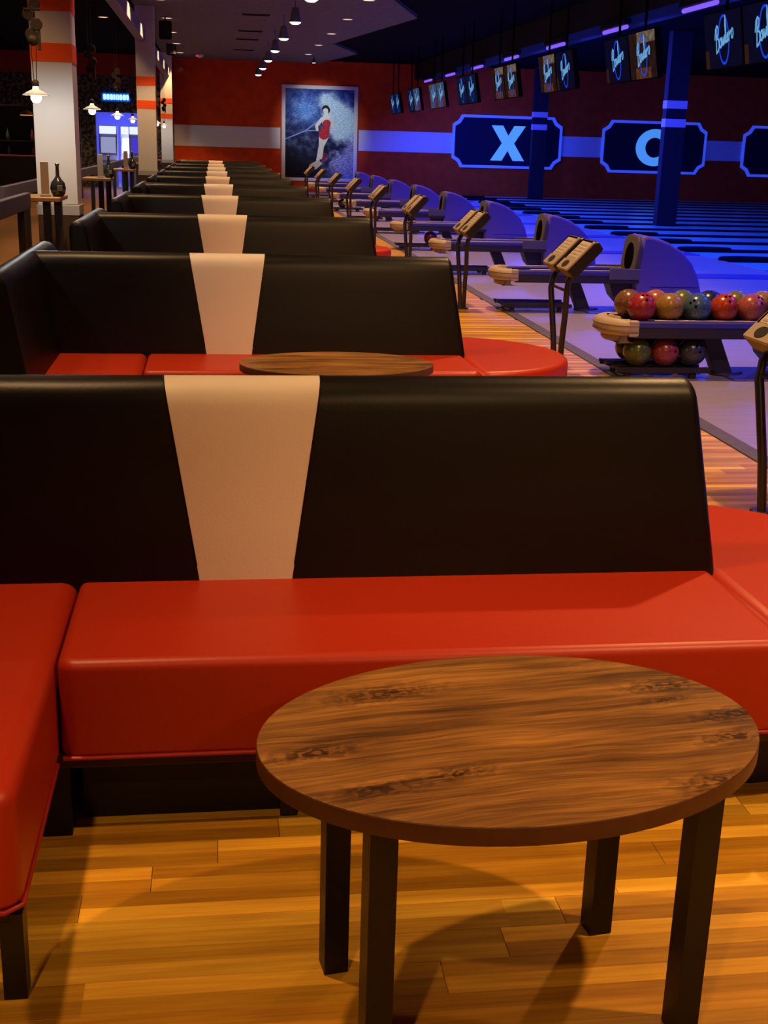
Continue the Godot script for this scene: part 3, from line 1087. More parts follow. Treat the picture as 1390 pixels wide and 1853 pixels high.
# ------------------------------------------------------------------ score consoles
func make_console() -> Node3D:
	var t := thing("score_console", "", "console", Vector3.ZERO, 0.0, "score consoles along the approach")
	for s in [-1, 1]:
		var z: float = s * 0.188
		var prof := PackedVector2Array([Vector2(2.465, 0.778), Vector2(2.662, 0.980), Vector2(2.680, 0.985), Vector2(2.716, 0.940), Vector2(2.712, 0.920), Vector2(2.540, 0.735), Vector2(2.515, 0.728)])
		var st := mb()
		slab(st, prof, z - 0.1375, z + 0.1375, 0.006, 0.006, upright(0), false, 1)
		var head := obj("head", st, M.blackmetal, t)
		# face plate lies on the slanted front: local x across, local z up the slope
		var up := Vector3(0.197, 0.202, 0).normalized()
		var out := Vector3(-0.202, 0.197, 0).normalized()
		var face := Transform3D(Basis(Vector3(0, 0, 1), out, up), Vector3(2.465, 0.778, z))
		st = mb()
		slab(st, rrect(-0.136, 0.136, 0.0, 0.281, 0.012), 0.0, 0.013, 0.004, 0, face, false, 1)
		obj("face_plate", st, M.keyface, head)
		st = mb()
		slab(st, rrect(-0.105, 0.112, 0.095, 0.262, 0.008), 0.013, 0.0145, 0.001, 0, face, false, 1)
		obj("screen", st, M.keylight, head)
		st = mb()
		box(st, Vector3(-0.114, 0.013, 0.262), Vector3(0.114, 0.0165, 0.275), 0.0008, face)
		box(st, Vector3(-0.121, 0.013, 0.09), Vector3(-0.106, 0.0165, 0.275), 0.0008, face)
		obj("screen_edge", st, M.hole, head)
		st = mb()
		slab(st, ellipse(0.0, 0.047, 0.057, 0.033, 20), 0.013, 0.016, 0.001, 0, face)
		obj("speaker_button", st, mat(Color(0.035, 0.028, 0.022), 0.6), head)
		st = mb()
		for r in 5:
			for c in 3:
				box(st, Vector3(-0.09 + c * 0.066, 0.0145, 0.106 + r * 0.029), Vector3(-0.04 + c * 0.066, 0.0165, 0.119 + r * 0.029), 0.0004, face)
		obj("keys", st, M.keyface, head)
		# bent tube post
		st = mb()
		tube(st, [Vector3(2.53 + 0.012 * s, 0.0, s * 0.028), Vector3(2.522 + 0.015 * s, 0.25, s * 0.065), Vector3(2.515 + 0.018 * s, 0.45, s * 0.115), Vector3(2.505 + 0.018 * s, 0.61, s * 0.152), Vector3(2.515 + 0.01 * s, 0.69, s * 0.172), Vector3(2.545, 0.745, s * 0.183), Vector3(2.60, 0.82, s * 0.183)], 0.022, 10)
		obj("post", st, M.blackmetal, t)
	var st := mb()
	tube(st, [Vector3(2.49, 0.632, -0.157), Vector3(2.525, 0.618, 0.157)], 0.011, 8)
	obj("tie_bar", st, M.iron, t)
	st = mb()
	slab(st, rrect(2.475, 2.585, -0.09, 0.09, 0.03), 0.0, 0.012, 0.004, 0)
	obj("foot_plate", st, M.blackmetal, t)
	return t

func consoles() -> void:
	var first := make_console()
	first.position = Vector3(0, 0, -5.15)
	first.set_meta("label", "score console cut off by the right edge, in front of the loaded ball return")
	var ords := ["", "second", "third", "fourth", "fifth", "sixth", "seventh", "eighth", "ninth"]
	for k in range(1, 9):
		dup(first, "score_console", Vector3(0, 0, -5.15 - S * k), "%s score console from the camera, twin slanted keypads on bent posts" % ords[k])

# ------------------------------------------------------------------ monitors, black lights
func monitors() -> void:
	var tex := []
	for k in 4:
		var m := mat(Color(0.006, 0.006, 0.008), 0.7, 0.1)
		m.emission_enabled = true
		m.emission = Color.WHITE
		m.emission_operator = BaseMaterial3D.EMISSION_OP_MULTIPLY
		m.emission_texture = screen_picture(k)
		m.emission_energy_multiplier = 0.8
		tex.append(m)
	var looks := [[0, 0], [0, 1], [1, 0], [1, 1], [3, 3], [2, 2], [3, 2], [3, 3]]
	var back := mb()
	box(back, Vector3(0.0, -0.30, -0.515), Vector3(0.07, 0.30, 0.515), 0.006)
	back.generate_normals()
	var bm := back.commit()
	var ords := ["first", "second", "third", "fourth", "fifth", "sixth", "seventh", "eighth"]
	for k in 8:
		for s in [1, -1]:
			var zc: float = -13.05 - S * k + s * 0.527
			var t := thing("hanging_monitor", "%s monitor of the %s hanging pair counted from the right" % ["near" if s > 0 else "far", ords[k]], "monitor", Vector3(5.5, 2.79, zc), 0.0, "hanging score monitors")
			t.rotation.z = 0.17
			share("case", bm, M.pit, t)
			var st := mb()
			plate(st, Vector3(-0.004, -0.285, -0.50), Vector3(0, 0, 1.0), Vector3(0, 0.57, 0))
			obj("screen", st, tex[looks[k][0 if s < 0 else 1]], t)
			st = mb()
			tube(st, [Vector3(0.05, 0.25, 0), Vector3(0.23, 1.352, 0)], 0.018, 8)
			obj("hanger", st, M.pit, t)

func black_lights() -> void:
	var st := mb()
	tube(st, [Vector3(0, 0, -0.6), Vector3(0, 0, 0.6)], 0.032, 10)
	st.generate_normals()
	var tm := st.commit()
	st = mb()
	box(st, Vector3(-0.06, 0.035, -0.63), Vector3(0.06, 0.13, 0.63), 0.01)
	st.generate_normals()
	var hm := st.commit()
	var ords := ["first", "second", "third", "fourth", "fifth", "sixth", "seventh"]
	for k in range(-3, 7):
		var z := -17.1 - S * k
		if k >= 0:
			var t := thing("black_light", "%s violet black light tube counted from the right, above the monitors" % ords[k], "tube light", Vector3(6.55, 3.50, z), 0.0, "violet black light tubes")
			share("tube", tm, M.uv, t)
			share("housing", hm, M.navy, t)
		else:
			share("black_light_tube", tm, M.uv, M.bulkhead, Vector3(6.55, 3.50, z))
			share("black_light_housing", hm, M.navy, M.bulkhead, Vector3(6.55, 3.50, z))
		var l := AreaLight3D.new()
		l.name = numbered("black_light_lamp")
		add_child(l)
		l.position = Vector3(6.75, 3.45, z)
		l.basis = Basis.looking_at(Vector3(0.65, -1, 0).normalized(), Vector3(0, 0, 1))
		l.area_size = Vector2(0.3, 1.2)
		l.light_color = UVC.linear_to_srgb()
		l.light_energy = E_UV
		l.area_range = 60.0
		l.area_attenuation = 2.0
		l.shadow_enabled = true

const UVC := Color(0.03, 0.05, 1.0)

# ------------------------------------------------------------------ wall signs and poster
func notch(x0: float, x1: float, y0: float, y1: float, r: float) -> PackedVector2Array:
	# signboard outline whose corners are cut in two steps
	var p := PackedVector2Array()
	for k in 4:
		var cx: float = [x1, x0, x0, x1][k]
		var cy: float = [y1, y1, y0, y0][k]
		var sx: float = [-1, 1, 1, -1][k]
		var sy: float = [-1, -1, 1, 1][k]
		var a := Vector2(cx, cy + sy * r)
		var m := Vector2(cx + sx * r * 0.62, cy + sy * r * 0.62)
		var b := Vector2(cx + sx * r, cy)
		if k % 2 == 0: p.append_array(PackedVector2Array([a, m, b]))
		else: p.append_array(PackedVector2Array([b, m, a]))
	return p

func prism(st: SurfaceTool, poly: PackedVector2Array, z0: float, z1: float) -> void:
	var idx := Geometry2D.triangulate_polygon(poly)
	st.set_smooth_group(-1)
	for i in range(0, idx.size(), 3):
		for z in [z0, z1]:
			var v := []
			for j in 3: v.append(Vector3(poly[idx[i + j]].x, poly[idx[i + j]].y, z))
			tri(st, v[0], v[1], v[2], Vector3(0, 0, 1 if z == z1 else -1))
	var area := 0.0
	for i in poly.size(): area += poly[i].cross(poly[(i + 1) % poly.size()])
	for i in poly.size():
		var a := poly[i]
		var b := poly[(i + 1) % poly.size()]
		var e := b - a
		var n := Vector3(e.y, -e.x, 0) * signf(area)
		quad(st, Vector3(a.x, a.y, z0), Vector3(b.x, b.y, z0), Vector3(b.x, b.y, z1), Vector3(a.x, a.y, z1), n)

func ring_strip(st: SurfaceTool, a: PackedVector2Array, b: PackedVector2Array, z0: float, z1: float) -> void:
	var n := a.size()
	for i in n:
		var j := (i + 1) % n
		prism(st, PackedVector2Array([a[i], a[j], b[j], b[i]]), z0, z1)

func wall_signs() -> void:
	var boxes := [[7.96, 11.74, 0.93, 2.63], [13.15, 16.88, 0.89, 2.61], [18.2, 21.95, 0.87, 2.57]]
	var labels := ["dark blue wall sign with a large letter X", "dark blue wall sign with a large letter O", "dark blue wall sign cut off by the right edge"]
	for k in 3:
		var b: Array = boxes[k]
		var t := thing("wall_sign", labels[k], "sign", Vector3(0, 0, WALL_Z + 0.014), 0.0, "signs on the end wall")
		var outer := notch(b[0], b[1], b[2], b[3], 0.30)
		var inner := notch(b[0] + 0.085, b[1] - 0.085, b[2] + 0.085, b[3] - 0.085, 0.29)
		var st := mb()
		prism(st, inner, 0.0, 0.03)
		obj("panel", st, M.signpanel, t)
		st = mb()
		ring_strip(st, outer, inner, 0.0, 0.05)
		obj("border", st, M.signborder, t)
		st = mb()
		if k == 0:
			var x0 := 9.29
			var x1 := 10.46
			var y0 := 1.18
			var y1 := 2.31
			var w := 0.39
			var cx := (x0 + x1) / 2
			var cy := (y0 + y1) / 2
			prism(st, PackedVector2Array([Vector2(x0, y1), Vector2(x0 + w, y1), Vector2(cx, cy + 0.24), Vector2(x1 - w, y1), Vector2(x1, y1), Vector2(cx + 0.21, cy), Vector2(x1, y0), Vector2(x1 - w, y0), Vector2(cx, cy - 0.24), Vector2(x0 + w, y0), Vector2(x0, y0), Vector2(cx - 0.21, cy)]), 0.031, 0.06)
			obj("letter_x", st, M.signletter, t)
		elif k == 1:
			ring_strip(st, ellipse(15.03, 1.745, 0.665, 0.61, 48), ellipse(15.03, 1.745, 0.33, 0.33, 48), 0.031, 0.06)
			obj("letter_o", st, M.signletter, t)

func poster() -> void:
	var t := thing("framed_poster", "tall white framed poster of a water skier in a red swimsuit", "poster", Vector3(0, 0, WALL_Z + 0.002))
	var st := mb()
	ring_strip(st, PackedVector2Array([Vector2(2.24, 0.36), Vector2(4.75, 0.36), Vector2(4.75, 3.38), Vector2(2.24, 3.38)]), PackedVector2Array([Vector2(2.36, 0.46), Vector2(4.63, 0.46), Vector2(4.63, 3.27), Vector2(2.36, 3.27)]), 0.0, 0.06)
	obj("frame", st, M.white, t)
	st = mb()
	pbox(st, Vector3(2.36, 0.46, 0.0), Vector3(4.63, 3.27, 0.02))
	var b := obj("backing", st, M.navy, t)
	st = mb()
	plate(st, Vector3(2.36, 0.46, 0.0215), Vector3(2.27, 0, 0), Vector3(0, 2.81, 0))
	var m := mat(Color(0.85, 0.85, 0.85), 0.55, 0.3)
	m.albedo_texture = poster_picture()
	obj("picture", st, m, b)

# ------------------------------------------------------------------ ceiling fittings
func ceiling_fittings() -> void:
	# recessed downlights: right row over the consoles, left row beside the columns
	var rim := mb()
	lathe(rim, [Vector2(0.10, -0.012), Vector2(0.115, -0.012), Vector2(0.118, 0.0), Vector2(0.10, 0.004)], 20)
	rim.generate_normals()
	var rm := rim.commit()
	var lens := mb()
	slab(lens, ellipse(0, 0, 0.10, 0.10, 20), -0.008, 0.0, 0.002, 0.002)
	lens.generate_normals()
	var lmesh := lens.commit()
	var place := ["nearest the camera", "second", "third", "fourth", "fifth", "sixth", "seventh", "eighth", "ninth", "tenth", "eleventh"]
	for row in 4:
		var x: float = [2.8, -0.95, -2.37, -6.2][row]  # last row: added lamps without fittings that brighten the stone wall
		var z0: float = [-5.1, -6.5, -7.5, -7.5][row]
		var y: float = [CEIL, CEIL, 4.12, 4.12][row]
		var n := 0
		for k in range(-2, 11):
			var z := z0 - S * k
			if z < WALL_Z + 0.6 or (row >= 2 and k < 0): continue
			if z < -20.0 and (row < 2 or (row == 2 and z < -25.0 and z > -31.0)):
				var t := thing("downlight", "%s recessed downlight in %s" % [["nearest", "second", "third", "fourth", "fifth", "sixth", "seventh"][n], ["the ceiling row on the lane side", "the ceiling row on the column side", "the black ceiling left of the columns", ""][row]], "downlight", Vector3(x, y, z), 0.0, "recessed downlights")
				share("trim_ring", rm, M.white, t)
				share("lens", lmesh, M.lampwarm, t)
				n += 1
			elif row < 2:
				share("downlight_ring", rm, M.white, M.over, Vector3(x, y, z))
				share("downlight_lens", lmesh, M.lampwarm, M.over, Vector3(x, y, z))
			spot(Vector3(x, y - 0.03, z), Vector3.DOWN, WARM, [E_DOWN, E_LEFT, 3.0, 5.0][row], 49.0, 0.4, 0.06)
	# track heads: white cylinders hanging in the middle of the ceiling
	var can := mb()
	lathe(can, [Vector2(0.0, 0.24), Vector2(0.05, 0.24), Vector2(0.06, 0.22), Vector2(0.105, 0.02), Vector2(0.11, 0.0), Vector2(0.10, 0.0), Vector2(0.098, 0.02)].map(func(v): return v), 20)
	can.generate_normals()
	var cm := can.commit()
	var stem := mb()
	tube(stem, [Vector3(0, 0.22, 0), Vector3(0, 0.45, 0)], 0.012, 8)
	stem.generate_normals()
	var sm := stem.commit()
	var face := mb()
	lathe(face, [Vector2(0.0, -0.04), Vector2(0.06, -0.032), Vector2(0.10, -0.004), Vector2(0.10, 0.012)], 20)
	face.generate_normals()
	var fm := face.commit()
	var n := 0
	for k in range(-2, 11):
		var z := -4.6 - S * k
		if z < WALL_Z + 0.6: continue
		if z < -18.0:
			var t := thing("track_light", "%s hanging cylinder spotlight in the middle of the ceiling" % ["nearest", "second", "third", "fourth", "fifth", "sixth", "seventh"][n], "spotlight", Vector3(1.45, 3.6, z), 0.0, "hanging cylinder spotlights")
			share("can", cm, M.cangrey, t)
			share("stem", sm, M.cangrey, t)
			share("lens", fm, M.bulb, t)
			n += 1
		else:
			share("track_can", cm, M.cangrey, M.over, Vector3(1.45, 3.6, z))
			share("track_stem", sm, M.cangrey, M.over, Vector3(1.45, 3.6, z))
			share("track_lens", fm, M.bulb, M.over, Vector3(1.45, 3.6, z))
		if z > -31.0: spot(Vector3(1.45, 3.545, z), Vector3(-0.15, -2.75, -5.9).normalized(), WARM, E_TRACK, 16.0, 0.9, 0.06)
	# added spotlight with an invented fitting, to brighten the poster
	var pl := thing("added_poster_spotlight", "small added ceiling spotlight to brighten the framed poster", "spotlight", Vector3(3.0, 3.86, -38.6))
	var ps := mb()
	lathe(ps, [Vector2(0.0, 0.10), Vector2(0.04, 0.10), Vector2(0.055, 0.0), Vector2(0.05, 0.0)], 16)
	obj("can", ps, M.blackmetal, pl)
	ps = mb()
	tube(ps, [Vector3(0, 0.09, 0), Vector3(0, CEIL - 3.86, 0)], 0.01, 8)
	obj("stem", ps, M.blackmetal, pl)
	ps = mb()
	slab(ps, ellipse(0, 0, 0.045, 0.045, 16), -0.008, 0.008, 0.002, 0.002)
	obj("lens", ps, M.bulb, pl)
	spot(Vector3(3.0, 3.845, -38.6), Vector3(0.45, -1.75, -3.7).normalized(), Color(0.85, 0.95, 1.0), 17.0, 23.0, 0.8, 0.05)
	# slot vents
	for k in 4:
		var z: float = [-27.0, -31.0, -33.5, -37.4][k]
		var t := thing("ceiling_vent", "%s dark slot vent in the grey ceiling" % ["nearest", "second", "third", "farthest"][k], "vent", Vector3(0.9, CEIL, z), 0.0, "ceiling slot vents")
		var st := mb()
		box(st, Vector3(-0.29, -0.014, -0.10), Vector3(0.29, 0.0, 0.10), 0.004)
		obj("frame", st, M.navy, t)
		st = mb()
		for j in 4: box(st, Vector3(-0.26, -0.02, -0.075 + j * 0.042), Vector3(0.26, -0.013, -0.055 + j * 0.042), 0.002)
		obj("louvre", st, M.pit, t)
	# black loudspeakers hanging from the ceiling edge
	for k in 2:
		var at: Vector3 = [Vector3(-0.98, 3.62, -28.3), Vector3(-1.10, 3.78, -36.2)][k]
		var t := thing("ceiling_speaker", ["black loudspeaker under the ceiling at the second column", "black loudspeaker under the ceiling near the last column"][k], "speaker", at, 0.0, "black loudspeakers")
		var st := mb()
		box(st, Vector3(-0.13, 0.0, -0.12), Vector3(0.13, 0.36, 0.12), 0.02)
		obj("cabinet", st, M.pit, t)
		st = mb()
		slab(st, rrect(-0.11, 0.11, 0.03, 0.33, 0.02), 0.12, 0.13, 0.004, 0, upright(0))
		obj("grille", st, M.darkpaint, t)
		st = mb()
		tube(st, [Vector3(0, 0.35, 0), Vector3(0, CEIL - at.y, 0)], 0.015, 8)
		obj("bracket", st, M.pit, t)
	# small flood lamp at the end of the column row and the red standby light of a detector
	var fl := thing("flood_lamp", "small warm flood lamp high on the end wall by the last column", "lamp", Vector3(-0.98, 3.66, WALL_Z + 0.35))
	var st2 := mb()
	lathe(st2, [Vector2(0.02, 0.16), Vector2(0.06, 0.13), Vector2(0.10, 0.0), Vector2(0.09, 0.0)], 16, Transform3D(Basis(Vector3(0, 0, 1), 0.5), Vector3.ZERO))
	obj("shade", st2, mat(Color(0.6, 0.4, 0.2), 0.5), fl)
	st2 = mb()
	tube(st2, [Vector3(0, 0.1, 0), Vector3(0, 0.1, -0.36)], 0.02, 8)
	obj("bracket", st2, M.pit, fl)
	var det := thing("ceiling_detector", "small pale ceiling detector with a red light above the end wall", "detector", Vector3(-0.36, CEIL, WALL_Z + 2.0))
	st2 = mb()
	lathe(st2, [Vector2(0.0, -0.09), Vector2(0.07, -0.085), Vector2(0.10, -0.03), Vector2(0.10, 0.0)], 16)
	obj("dome", st2, M.white, det)
	st2 = mb()
	slab(st2, ellipse(-0.10, 0.06, 0.028, 0.028, 12), -0.06, -0.02, 0.008, 0.008)
	obj("indicator_light", st2, glow(Color(1.0, 0.03, 0.12), 1.0), det)

# ------------------------------------------------------------------ pendants
func pendants() -> void:
	var shade := mb()
	lathe(shade, [Vector2(0.112, 0.0), Vector2(0.116, 0.004), Vector2(0.075, 0.028), Vector2(0.03, 0.05), Vector2(0.022, 0.075), Vector2(0.0, 0.08)], 28)
	lathe(shade, [Vector2(0.02, 0.046), Vector2(0.074, 0.024), Vector2(0.112, 0.0)], 28)
	shade.generate_normals()
	var sm := shade.commit()
	var bulb := mb()
	lathe(bulb, [Vector2(0.0, -0.065), Vector2(0.03, -0.058), Vector2(0.047, -0.03), Vector2(0.045, 0.0), Vector2(0.025, 0.03), Vector2(0.0, 0.032)], 18)
	bulb.generate_normals()
	var bm := bulb.commit()
	var cap := mb()
	lathe(cap, [Vector2(0.0, 0.075), Vector2(0.03, 0.075), Vector2(0.03, 0.115), Vector2(0.014, 0.13), Vector2(0.0, 0.132)], 16)
	cap.generate_normals()
	var cm := cap.commit()
	var wires := mb()
	for x in [-0.022, 0.022]: tube(wires, [Vector3(x * 0.5, 0.12, 0), Vector3(x, 0.42, 0), Vector3(x, 2.15, 0)], 0.004, 6)
	wires.generate_normals()
	var wm := wires.commit()
	var pul := mb()
	for p in [Vector3(-0.03, 0.66, 0), Vector3(0.035, 0.58, 0.01), Vector3(-0.015, 0.50, 0), Vector3(0.02, 0.74, 0)]:
		slab(pul, ellipse(p.x, p.y, 0.05, 0.05, 16), -0.016, 0.016, 0.006, 0.006, upright(p.z))
	for p in [Vector3(0.0, 0.62, 0), Vector3(0.05, 0.53, 0)]: box(pul, p - Vector3(0.012, 0.16, 0.02), p + Vector3(0.012, 0.10, 0.02), 0.004)
	box(pul, Vector3(-0.07, 0.69, -0.02), Vector3(0.07, 0.71, 0.02), 0.004)
	lathe(pul, [Vector2(0.0, 0.40), Vector2(0.035, 0.42), Vector2(0.055, 0.46), Vector2(0.03, 0.49), Vector2(0.0, 0.50)], 14)
	pul.generate_normals()
	var pm := pul.commit()
	var names := ["out of frame beside the nearest sofas", "nearest pulley pendant, in front of the first white column", "second pulley pendant, beside the first white column", "third pulley pendant, against the bright opening", "fourth pulley pendant, left of the second column", "fifth pulley pendant, in front of the second column", "last pulley pendant, near the end wall"]
	var zs := [-6.2, -11.6, -17.0, -23.0, -28.0, -33.5, -39.0]
	for k in 7:
		var at := Vector3([-1.6, -1.53, -1.545, -1.66, -1.70, -1.55, -1.45][k], 1.925 if k < 3 else 1.95, zs[k])
		if k == 5: at.x = -1.42
		var t := thing("pendant_lamp", names[k] if k else "pulley pendant over the drink rail near the camera", "pendant lamp", at, 0.0, "white enamel pulley pendants")
		share("shade", sm, M.enamel, t)
		share("bulb", bm, M.bulb, t)
		share("socket", cm, M.iron, t)
		share("cord", wm, M.iron, t)
		share("pulley", pm, M.iron, t)
		omni(at + Vector3(0, -0.02, 0), Color(0.95, 0.96, 0.92), E_PENDANT, 0.04)

# ------------------------------------------------------------------ drink rail behind the booths
func drink_rail() -> void:
	var n := 0
	for k in 4:
		var z0: float = [-6.6, -12.25, -17.2, -24.5][k]
		var z1: float = [-11.15, -16.6, -23.8, -38.0][k]
		var t := thing("drink_rail", "%s length of dark drink rail on black posts left of the booths" % ["nearest", "second", "third", "farthest"][k], "counter", Vector3.ZERO, 0.0, "drink rail lengths")
		var x := -1.56 if k == 0 else -1.95
		var st := mb()
		box(st, Vector3(x - 0.05, 0.985, z1), Vector3(x, 1.12, z0), 0.006)
		obj("rail_board", st, M.railwood, t)
		var z := z0 - 1.6
		while z > z1 + 0.2:
			st = mb()
			box(st, Vector3(x - 0.06, 0.0, z - 0.045), Vector3(x - 0.003, 0.985, z + 0.045), 0.004)
			obj("post", st, M.blackmetal, t)
			z -= 2.6
	var menu := mb()
	box(menu, Vector3(-0.035, 0.02, -0.008), Vector3(0.035, 0.30, 0.008), 0.002)
	box(menu, Vector3(-0.045, 0.0, -0.03), Vector3(0.045, 0.022, 0.03), 0.003)
	menu.generate_normals()
	var mm := menu.commit()
	var spots := [-11.75, -17.4, -22.4, -28.0, -33.4]
	for k in 5:
		var x := -1.52
		var z: float = spots[k]
		var t := thing("high_table", "%s high table with wooden top on a black post behind the booths" % ["nearest", "second", "third", "fourth", "farthest"][k], "table", Vector3(x, 0, z), 0.0, "high tables behind the booths")
		var st := mb()
		box(st, Vector3(-0.20, 1.03, -0.32), Vector3(0.17, 1.068, 0.32), 0.005)
		obj("tabletop", st, M.topwood, t)
		for px in [0.02, 0.12]:
			st = mb()
			box(st, Vector3(px - 0.035, 0.02, -0.04), Vector3(px + 0.03, 1.03, 0.04), 0.004)
			obj("post", st, M.blackmetal, t)
		st = mb()
		box(st, Vector3(-0.18, 0.0, -0.25), Vector3(0.17, 0.02, 0.25), 0.004)
		obj("foot", st, M.blackmetal, t)
		var mn := thing("menu_stand", "upright menu card in a stand on the %s high table" % ["nearest", "second", "third", "fourth", "farthest"][k], "menu", Vector3(x + 0.03, 1.068, z + 0.16), 0.1, "menu stands")
		share("card", mm, M.beigedark, mn)
		var b := thing("bottle", "dark round bottle on the %s high table beside the menu card" % ["nearest", "second", "third", "fourth", "farthest"][k], "bottle", Vector3(x + 0.135, 1.068, z + 0.10), 0.0, "round bottles on the high tables")
		st = mb()
		lathe(st, [Vector2(0.0, 0.0), Vector2(0.045, 0.002), Vector2(0.062, 0.03), Vector2(0.070, 0.075), Vector2(0.060, 0.12), Vector2(0.032, 0.155), Vector2(0.017, 0.18), Vector2(0.015, 0.265), Vector2(0.019, 0.27), Vector2(0.019, 0.285), Vector2(0.0, 0.288)], 24)
		var body := obj("body", st, mat(Color(0.02, 0.024, 0.02), 0.12, 0.6), b)
		st = mb()
		box(st, Vector3(0.0, 0.05, 0.066), Vector3(0.045, 0.10, 0.073), 0.002)
		obj("paper_label", st, mat(Color(0.12, 0.115, 0.10), 0.6), body)
		st = mb()
		lathe(st, [Vector2(0.0, 0.292), Vector2(0.016, 0.292), Vector2(0.016, 0.262)], 16)
		obj("stopper", st, M.beigedark, body)

# ------------------------------------------------------------------ what lies beyond on the left
func back_room() -> void:
	# arcade room behind the opening
	var st := mb()
	pbox(st, Vector3(-5.6, -0.2, WALL_Z - 5.2), Vector3(-0.6, 3.2, WALL_Z - 5.0))
	pbox(st, Vector3(-5.6, -0.2, WALL_Z - 5.0), Vector3(-5.4, 3.2, WALL_Z - 0.2))
	pbox(st, Vector3(-0.8, -0.2, WALL_Z - 5.0), Vector3(-0.6, 3.2, WALL_Z - 0.2))
	pbox(st, Vector3(-5.4, 3.0, WALL_Z - 5.0), Vector3(-0.8, 3.2, WALL_Z - 0.2))
	pbox(st, Vector3(-5.4, -0.2, WALL_Z - 5.0), Vector3(-0.8, 0.0, WALL_Z - 0.2))
	struct("wall_arcade", st, mat(Color(0.30, 0.32, 0.65), 0.8), "blue lit arcade room seen through the opening")
	var lit := AreaLight3D.new()
	lit.name = "arcade_ceiling_light"
	add_child(lit)
	lit.position = Vector3(-3.1, 2.94, WALL_Z - 2.5)
	lit.basis = Basis.looking_at(Vector3.DOWN, Vector3.FORWARD)
	lit.area_size = Vector2(1.6, 1.6)
	lit.light_color = Color(0.25, 0.28, 1.0).linear_to_srgb()
	lit.light_energy = 16.0
	lit.shadow_enabled = true
	var pan := thing("ceiling_panel_light", "blue ceiling panel light inside the arcade room", "light panel", Vector3(-3.1, 2.965, WALL_Z - 2.5))
	st = mb()
	box(st, Vector3(-0.8, 0.0, -0.8), Vector3(0.8, 0.03, 0.8), 0.004)
	obj("panel", st, glow(Color(0.3, 0.33, 1.0), 1.0), pan)
	var cab := [[-3.45, -1.2, Color(0.55, 0.6, 1.0), 0.5], [-2.78, -1.6, Color(0.9, 0.95, 1.0), 2.0], [-2.45, -0.9, Color(0.08, 0.06, 0.9), 0.6]]
	for k in 3:
		var c: Array = cab[k]
		var t := thing("arcade_cabinet", ["pale arcade cabinet at the left of the bright opening", "arcade cabinet with a glaring white screen in the opening", "deep blue glowing arcade cabinet at the right of the opening"][k], "arcade game", Vector3(c[0], 0, WALL_Z + c[1]), 0.0, "arcade cabinets")
		st = mb()
		slab(st, PackedVector2Array([Vector2(0.0, 0.0), Vector2(0.45, 0.0), Vector2(0.45, 0.85), Vector2(0.25, 1.0), Vector2(0.15, 1.55), Vector2(0.28, 1.95), Vector2(0.0, 1.95)]), -0.30, 0.30, 0.01, 0.01, Transform3D(Basis(Vector3(0, 0, 1), Vector3(1, 0, 0), Vector3.UP), Vector3.ZERO), false, 1)
		obj("cabinet", st, mat(Color(0.35, 0.35, 0.55), 0.6), t)
		st = mb()
		box(st, Vector3(-0.24, 1.02, 0.255), Vector3(0.24, 1.52, 0.275), 0.004, Transform3D(Basis(Vector3.RIGHT, -0.12), Vector3(0, 0.03, 0.10)))
		obj("screen", st, glow(c[2], c[3]), t)
		st = mb()
		box(st, Vector3(-0.27, 1.68, 0.26), Vector3(0.27, 1.92, 0.30), 0.004)
		obj("marquee", st, glow(Color(0.6, 0.65, 1.0), 1.4), t)
	omni(Vector3(-2.78, 1.3, WALL_Z - 1.0), Color(0.6, 0.65, 1.0), 0.6, 0.1)
	# lit sign over the opening: a pale bar with a blue rim
	var sg := thing("lit_sign", "glowing pale blue sign above the arcade opening", "sign", Vector3(-3.07, 2.81, WALL_Z + 0.02))
	st = mb()
	slab(st, rrect(-0.45, 0.45, -0.13, 0.13, 0.05), 0.0, 0.05, 0.01, 0, upright(0))
	obj("housing", st, glow(Color(0.0, 0.10, 0.75), 0.8), sg)
	st = mb()
	var letters := [0.10, 0.09, 0.10, 0.07, 0.10, 0.09, 0.10, 0.08]
	var x := -0.405
	for w in letters:
		slab(st, rrect(x, x + w, -0.085, 0.085, 0.03), 0.045, 0.065, 0.006, 0, upright(0))
		x += w + 0.011
	obj("letters", st, glow(Color(0.45, 0.95, 1.0), 1.3), sg)
	# back bar at the far left
	var bar := thing("back_bar", "dark back bar with a brown counter at the far left", "bar", Vector3(-4.6, 0, -27.0))
	st = mb()
	box(st, Vector3(-2.4, 0.0, -0.4), Vector3(-0.62, 1.35, 0.4), 0.01)
	obj("counter", st, mat(Color(0.10, 0.055, 0.04), 0.6), bar)
	st = mb()
	box(st, Vector3(-2.5, 1.35, -0.5), Vector3(-0.50, 1.42, 0.5), 0.01)
	obj("countertop", st, mat(Color(0.25, 0.17, 0.2), 0.4), bar)
	var sh := thing("bottle_shelf", "dark bottle shelf cabinet behind the back bar", "cabinet", Vector3(-5.2, 0, -34.0))
	st = mb()
	box(st, Vector3(-1.6, 0.0, -0.5), Vector3(1.75, 1.05, 0.0), 0.01)
	box(st, Vector3(-1.6, 1.05, -0.5), Vector3(1.75, 2.3, -0.42), 0.005)
	box(st, Vector3(-1.6, 1.40, -0.42), Vector3(1.75, 1.43, -0.05), 0.004)
	box(st, Vector3(-1.6, 2.27, -0.42), Vector3(1.75, 2.31, 0.0), 0.004)
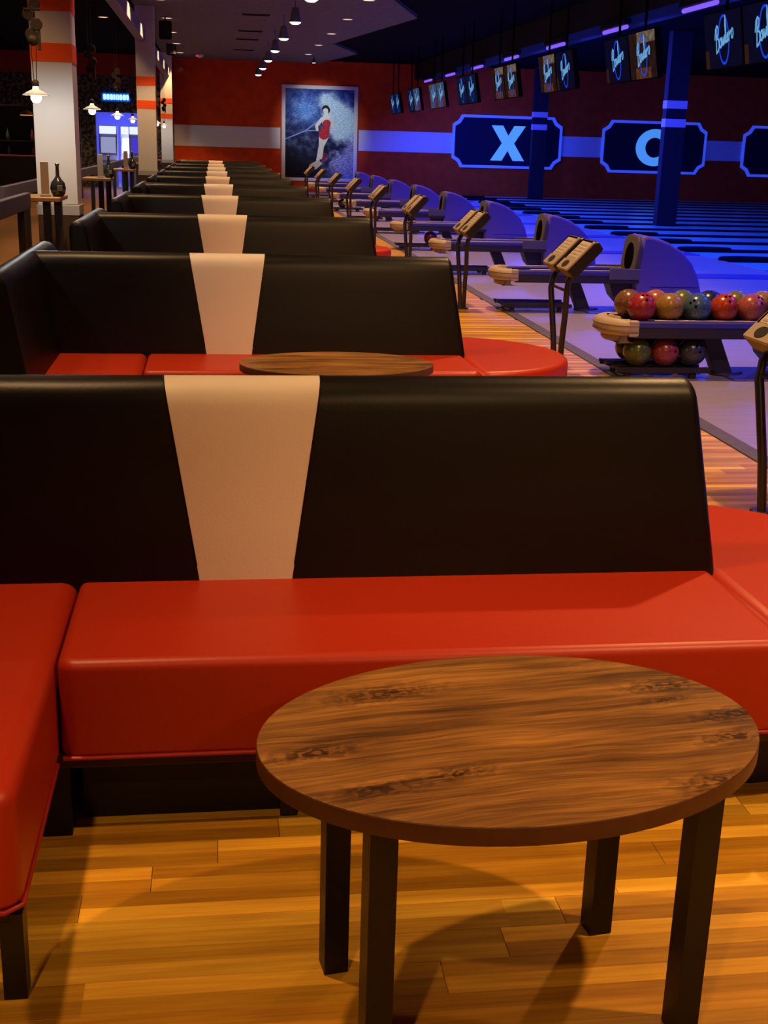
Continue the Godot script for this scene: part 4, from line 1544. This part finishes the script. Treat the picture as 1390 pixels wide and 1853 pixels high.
	obj("carcass", st, M.darkpaint, sh)
	st = mb()
	box(st, Vector3(-1.6, 1.055, -0.03), Vector3(1.75, 1.075, -0.01), 0.003)
	obj("lit_edge", st, glow(Color(0.30, 0.015, 0.01), 0.5), sh)
	var bl := mb()
	lathe(bl, [Vector2(0, 0), Vector2(0.045, 0.0), Vector2(0.045, 0.16), Vector2(0.018, 0.21), Vector2(0.018, 0.27), Vector2(0, 0.27)], 14)
	bl.generate_normals()
	var bmesh := bl.commit()
	var tint := [Color(0.3, 0.04, 0.06), Color(0.10, 0.12, 0.14), Color(0.25, 0.05, 0.07), Color(0.06, 0.2, 0.3)]
	for k in 8:
		var t := thing("liquor_bottle", "", "bottle", Vector3(-5.9 + (k % 4) * 0.62, 1.051 if k < 4 else 1.432, -34.22), 0.0, "bottles on the back bar shelf")
		t.set_meta("label", "small %s bottle on the %s shelf of the back bar" % [["red", "smoky", "ruby", "teal"][k % 4], "lower" if k < 4 else "upper"])
		share("glass", bmesh, mat(tint[k % 4], 0.15, 0.6), t)
		var st3 := mb()
		lathe(st3, [Vector2(0.0, 0.30), Vector2(0.021, 0.30), Vector2(0.021, 0.255)], 12)
		obj("stopper", st3, M.darkpaint, t)
	var dl := thing("dome_lamp", "small orange dome lamp over the back bar at the far left", "lamp", Vector3(-4.05, 2.0, -29.0))
	st = mb()
	lathe(st, [Vector2(0.15, 0.0), Vector2(0.13, 0.05), Vector2(0.06, 0.09), Vector2(0.0, 0.1)], 20)
	obj("shade", st, M.darkwood, dl)
	st = mb()
	slab(st, ellipse(0, 0, 0.135, 0.135, 20), -0.012, 0.0, 0.003, 0.003)
	obj("diffuser", st, glow(Color(1.0, 0.30, 0.06), 0.9), dl)
	st = mb()
	tube(st, [Vector3(0, 0.09, 0), Vector3(0, 2.12, 0)], 0.006, 6)
	obj("cord", st, M.iron, dl)
	spot(Vector3(-4.05, 1.98, -29.0), Vector3.DOWN, Color(1.0, 0.4, 0.12), 1.2, 65.0, 0.5, 0.1)
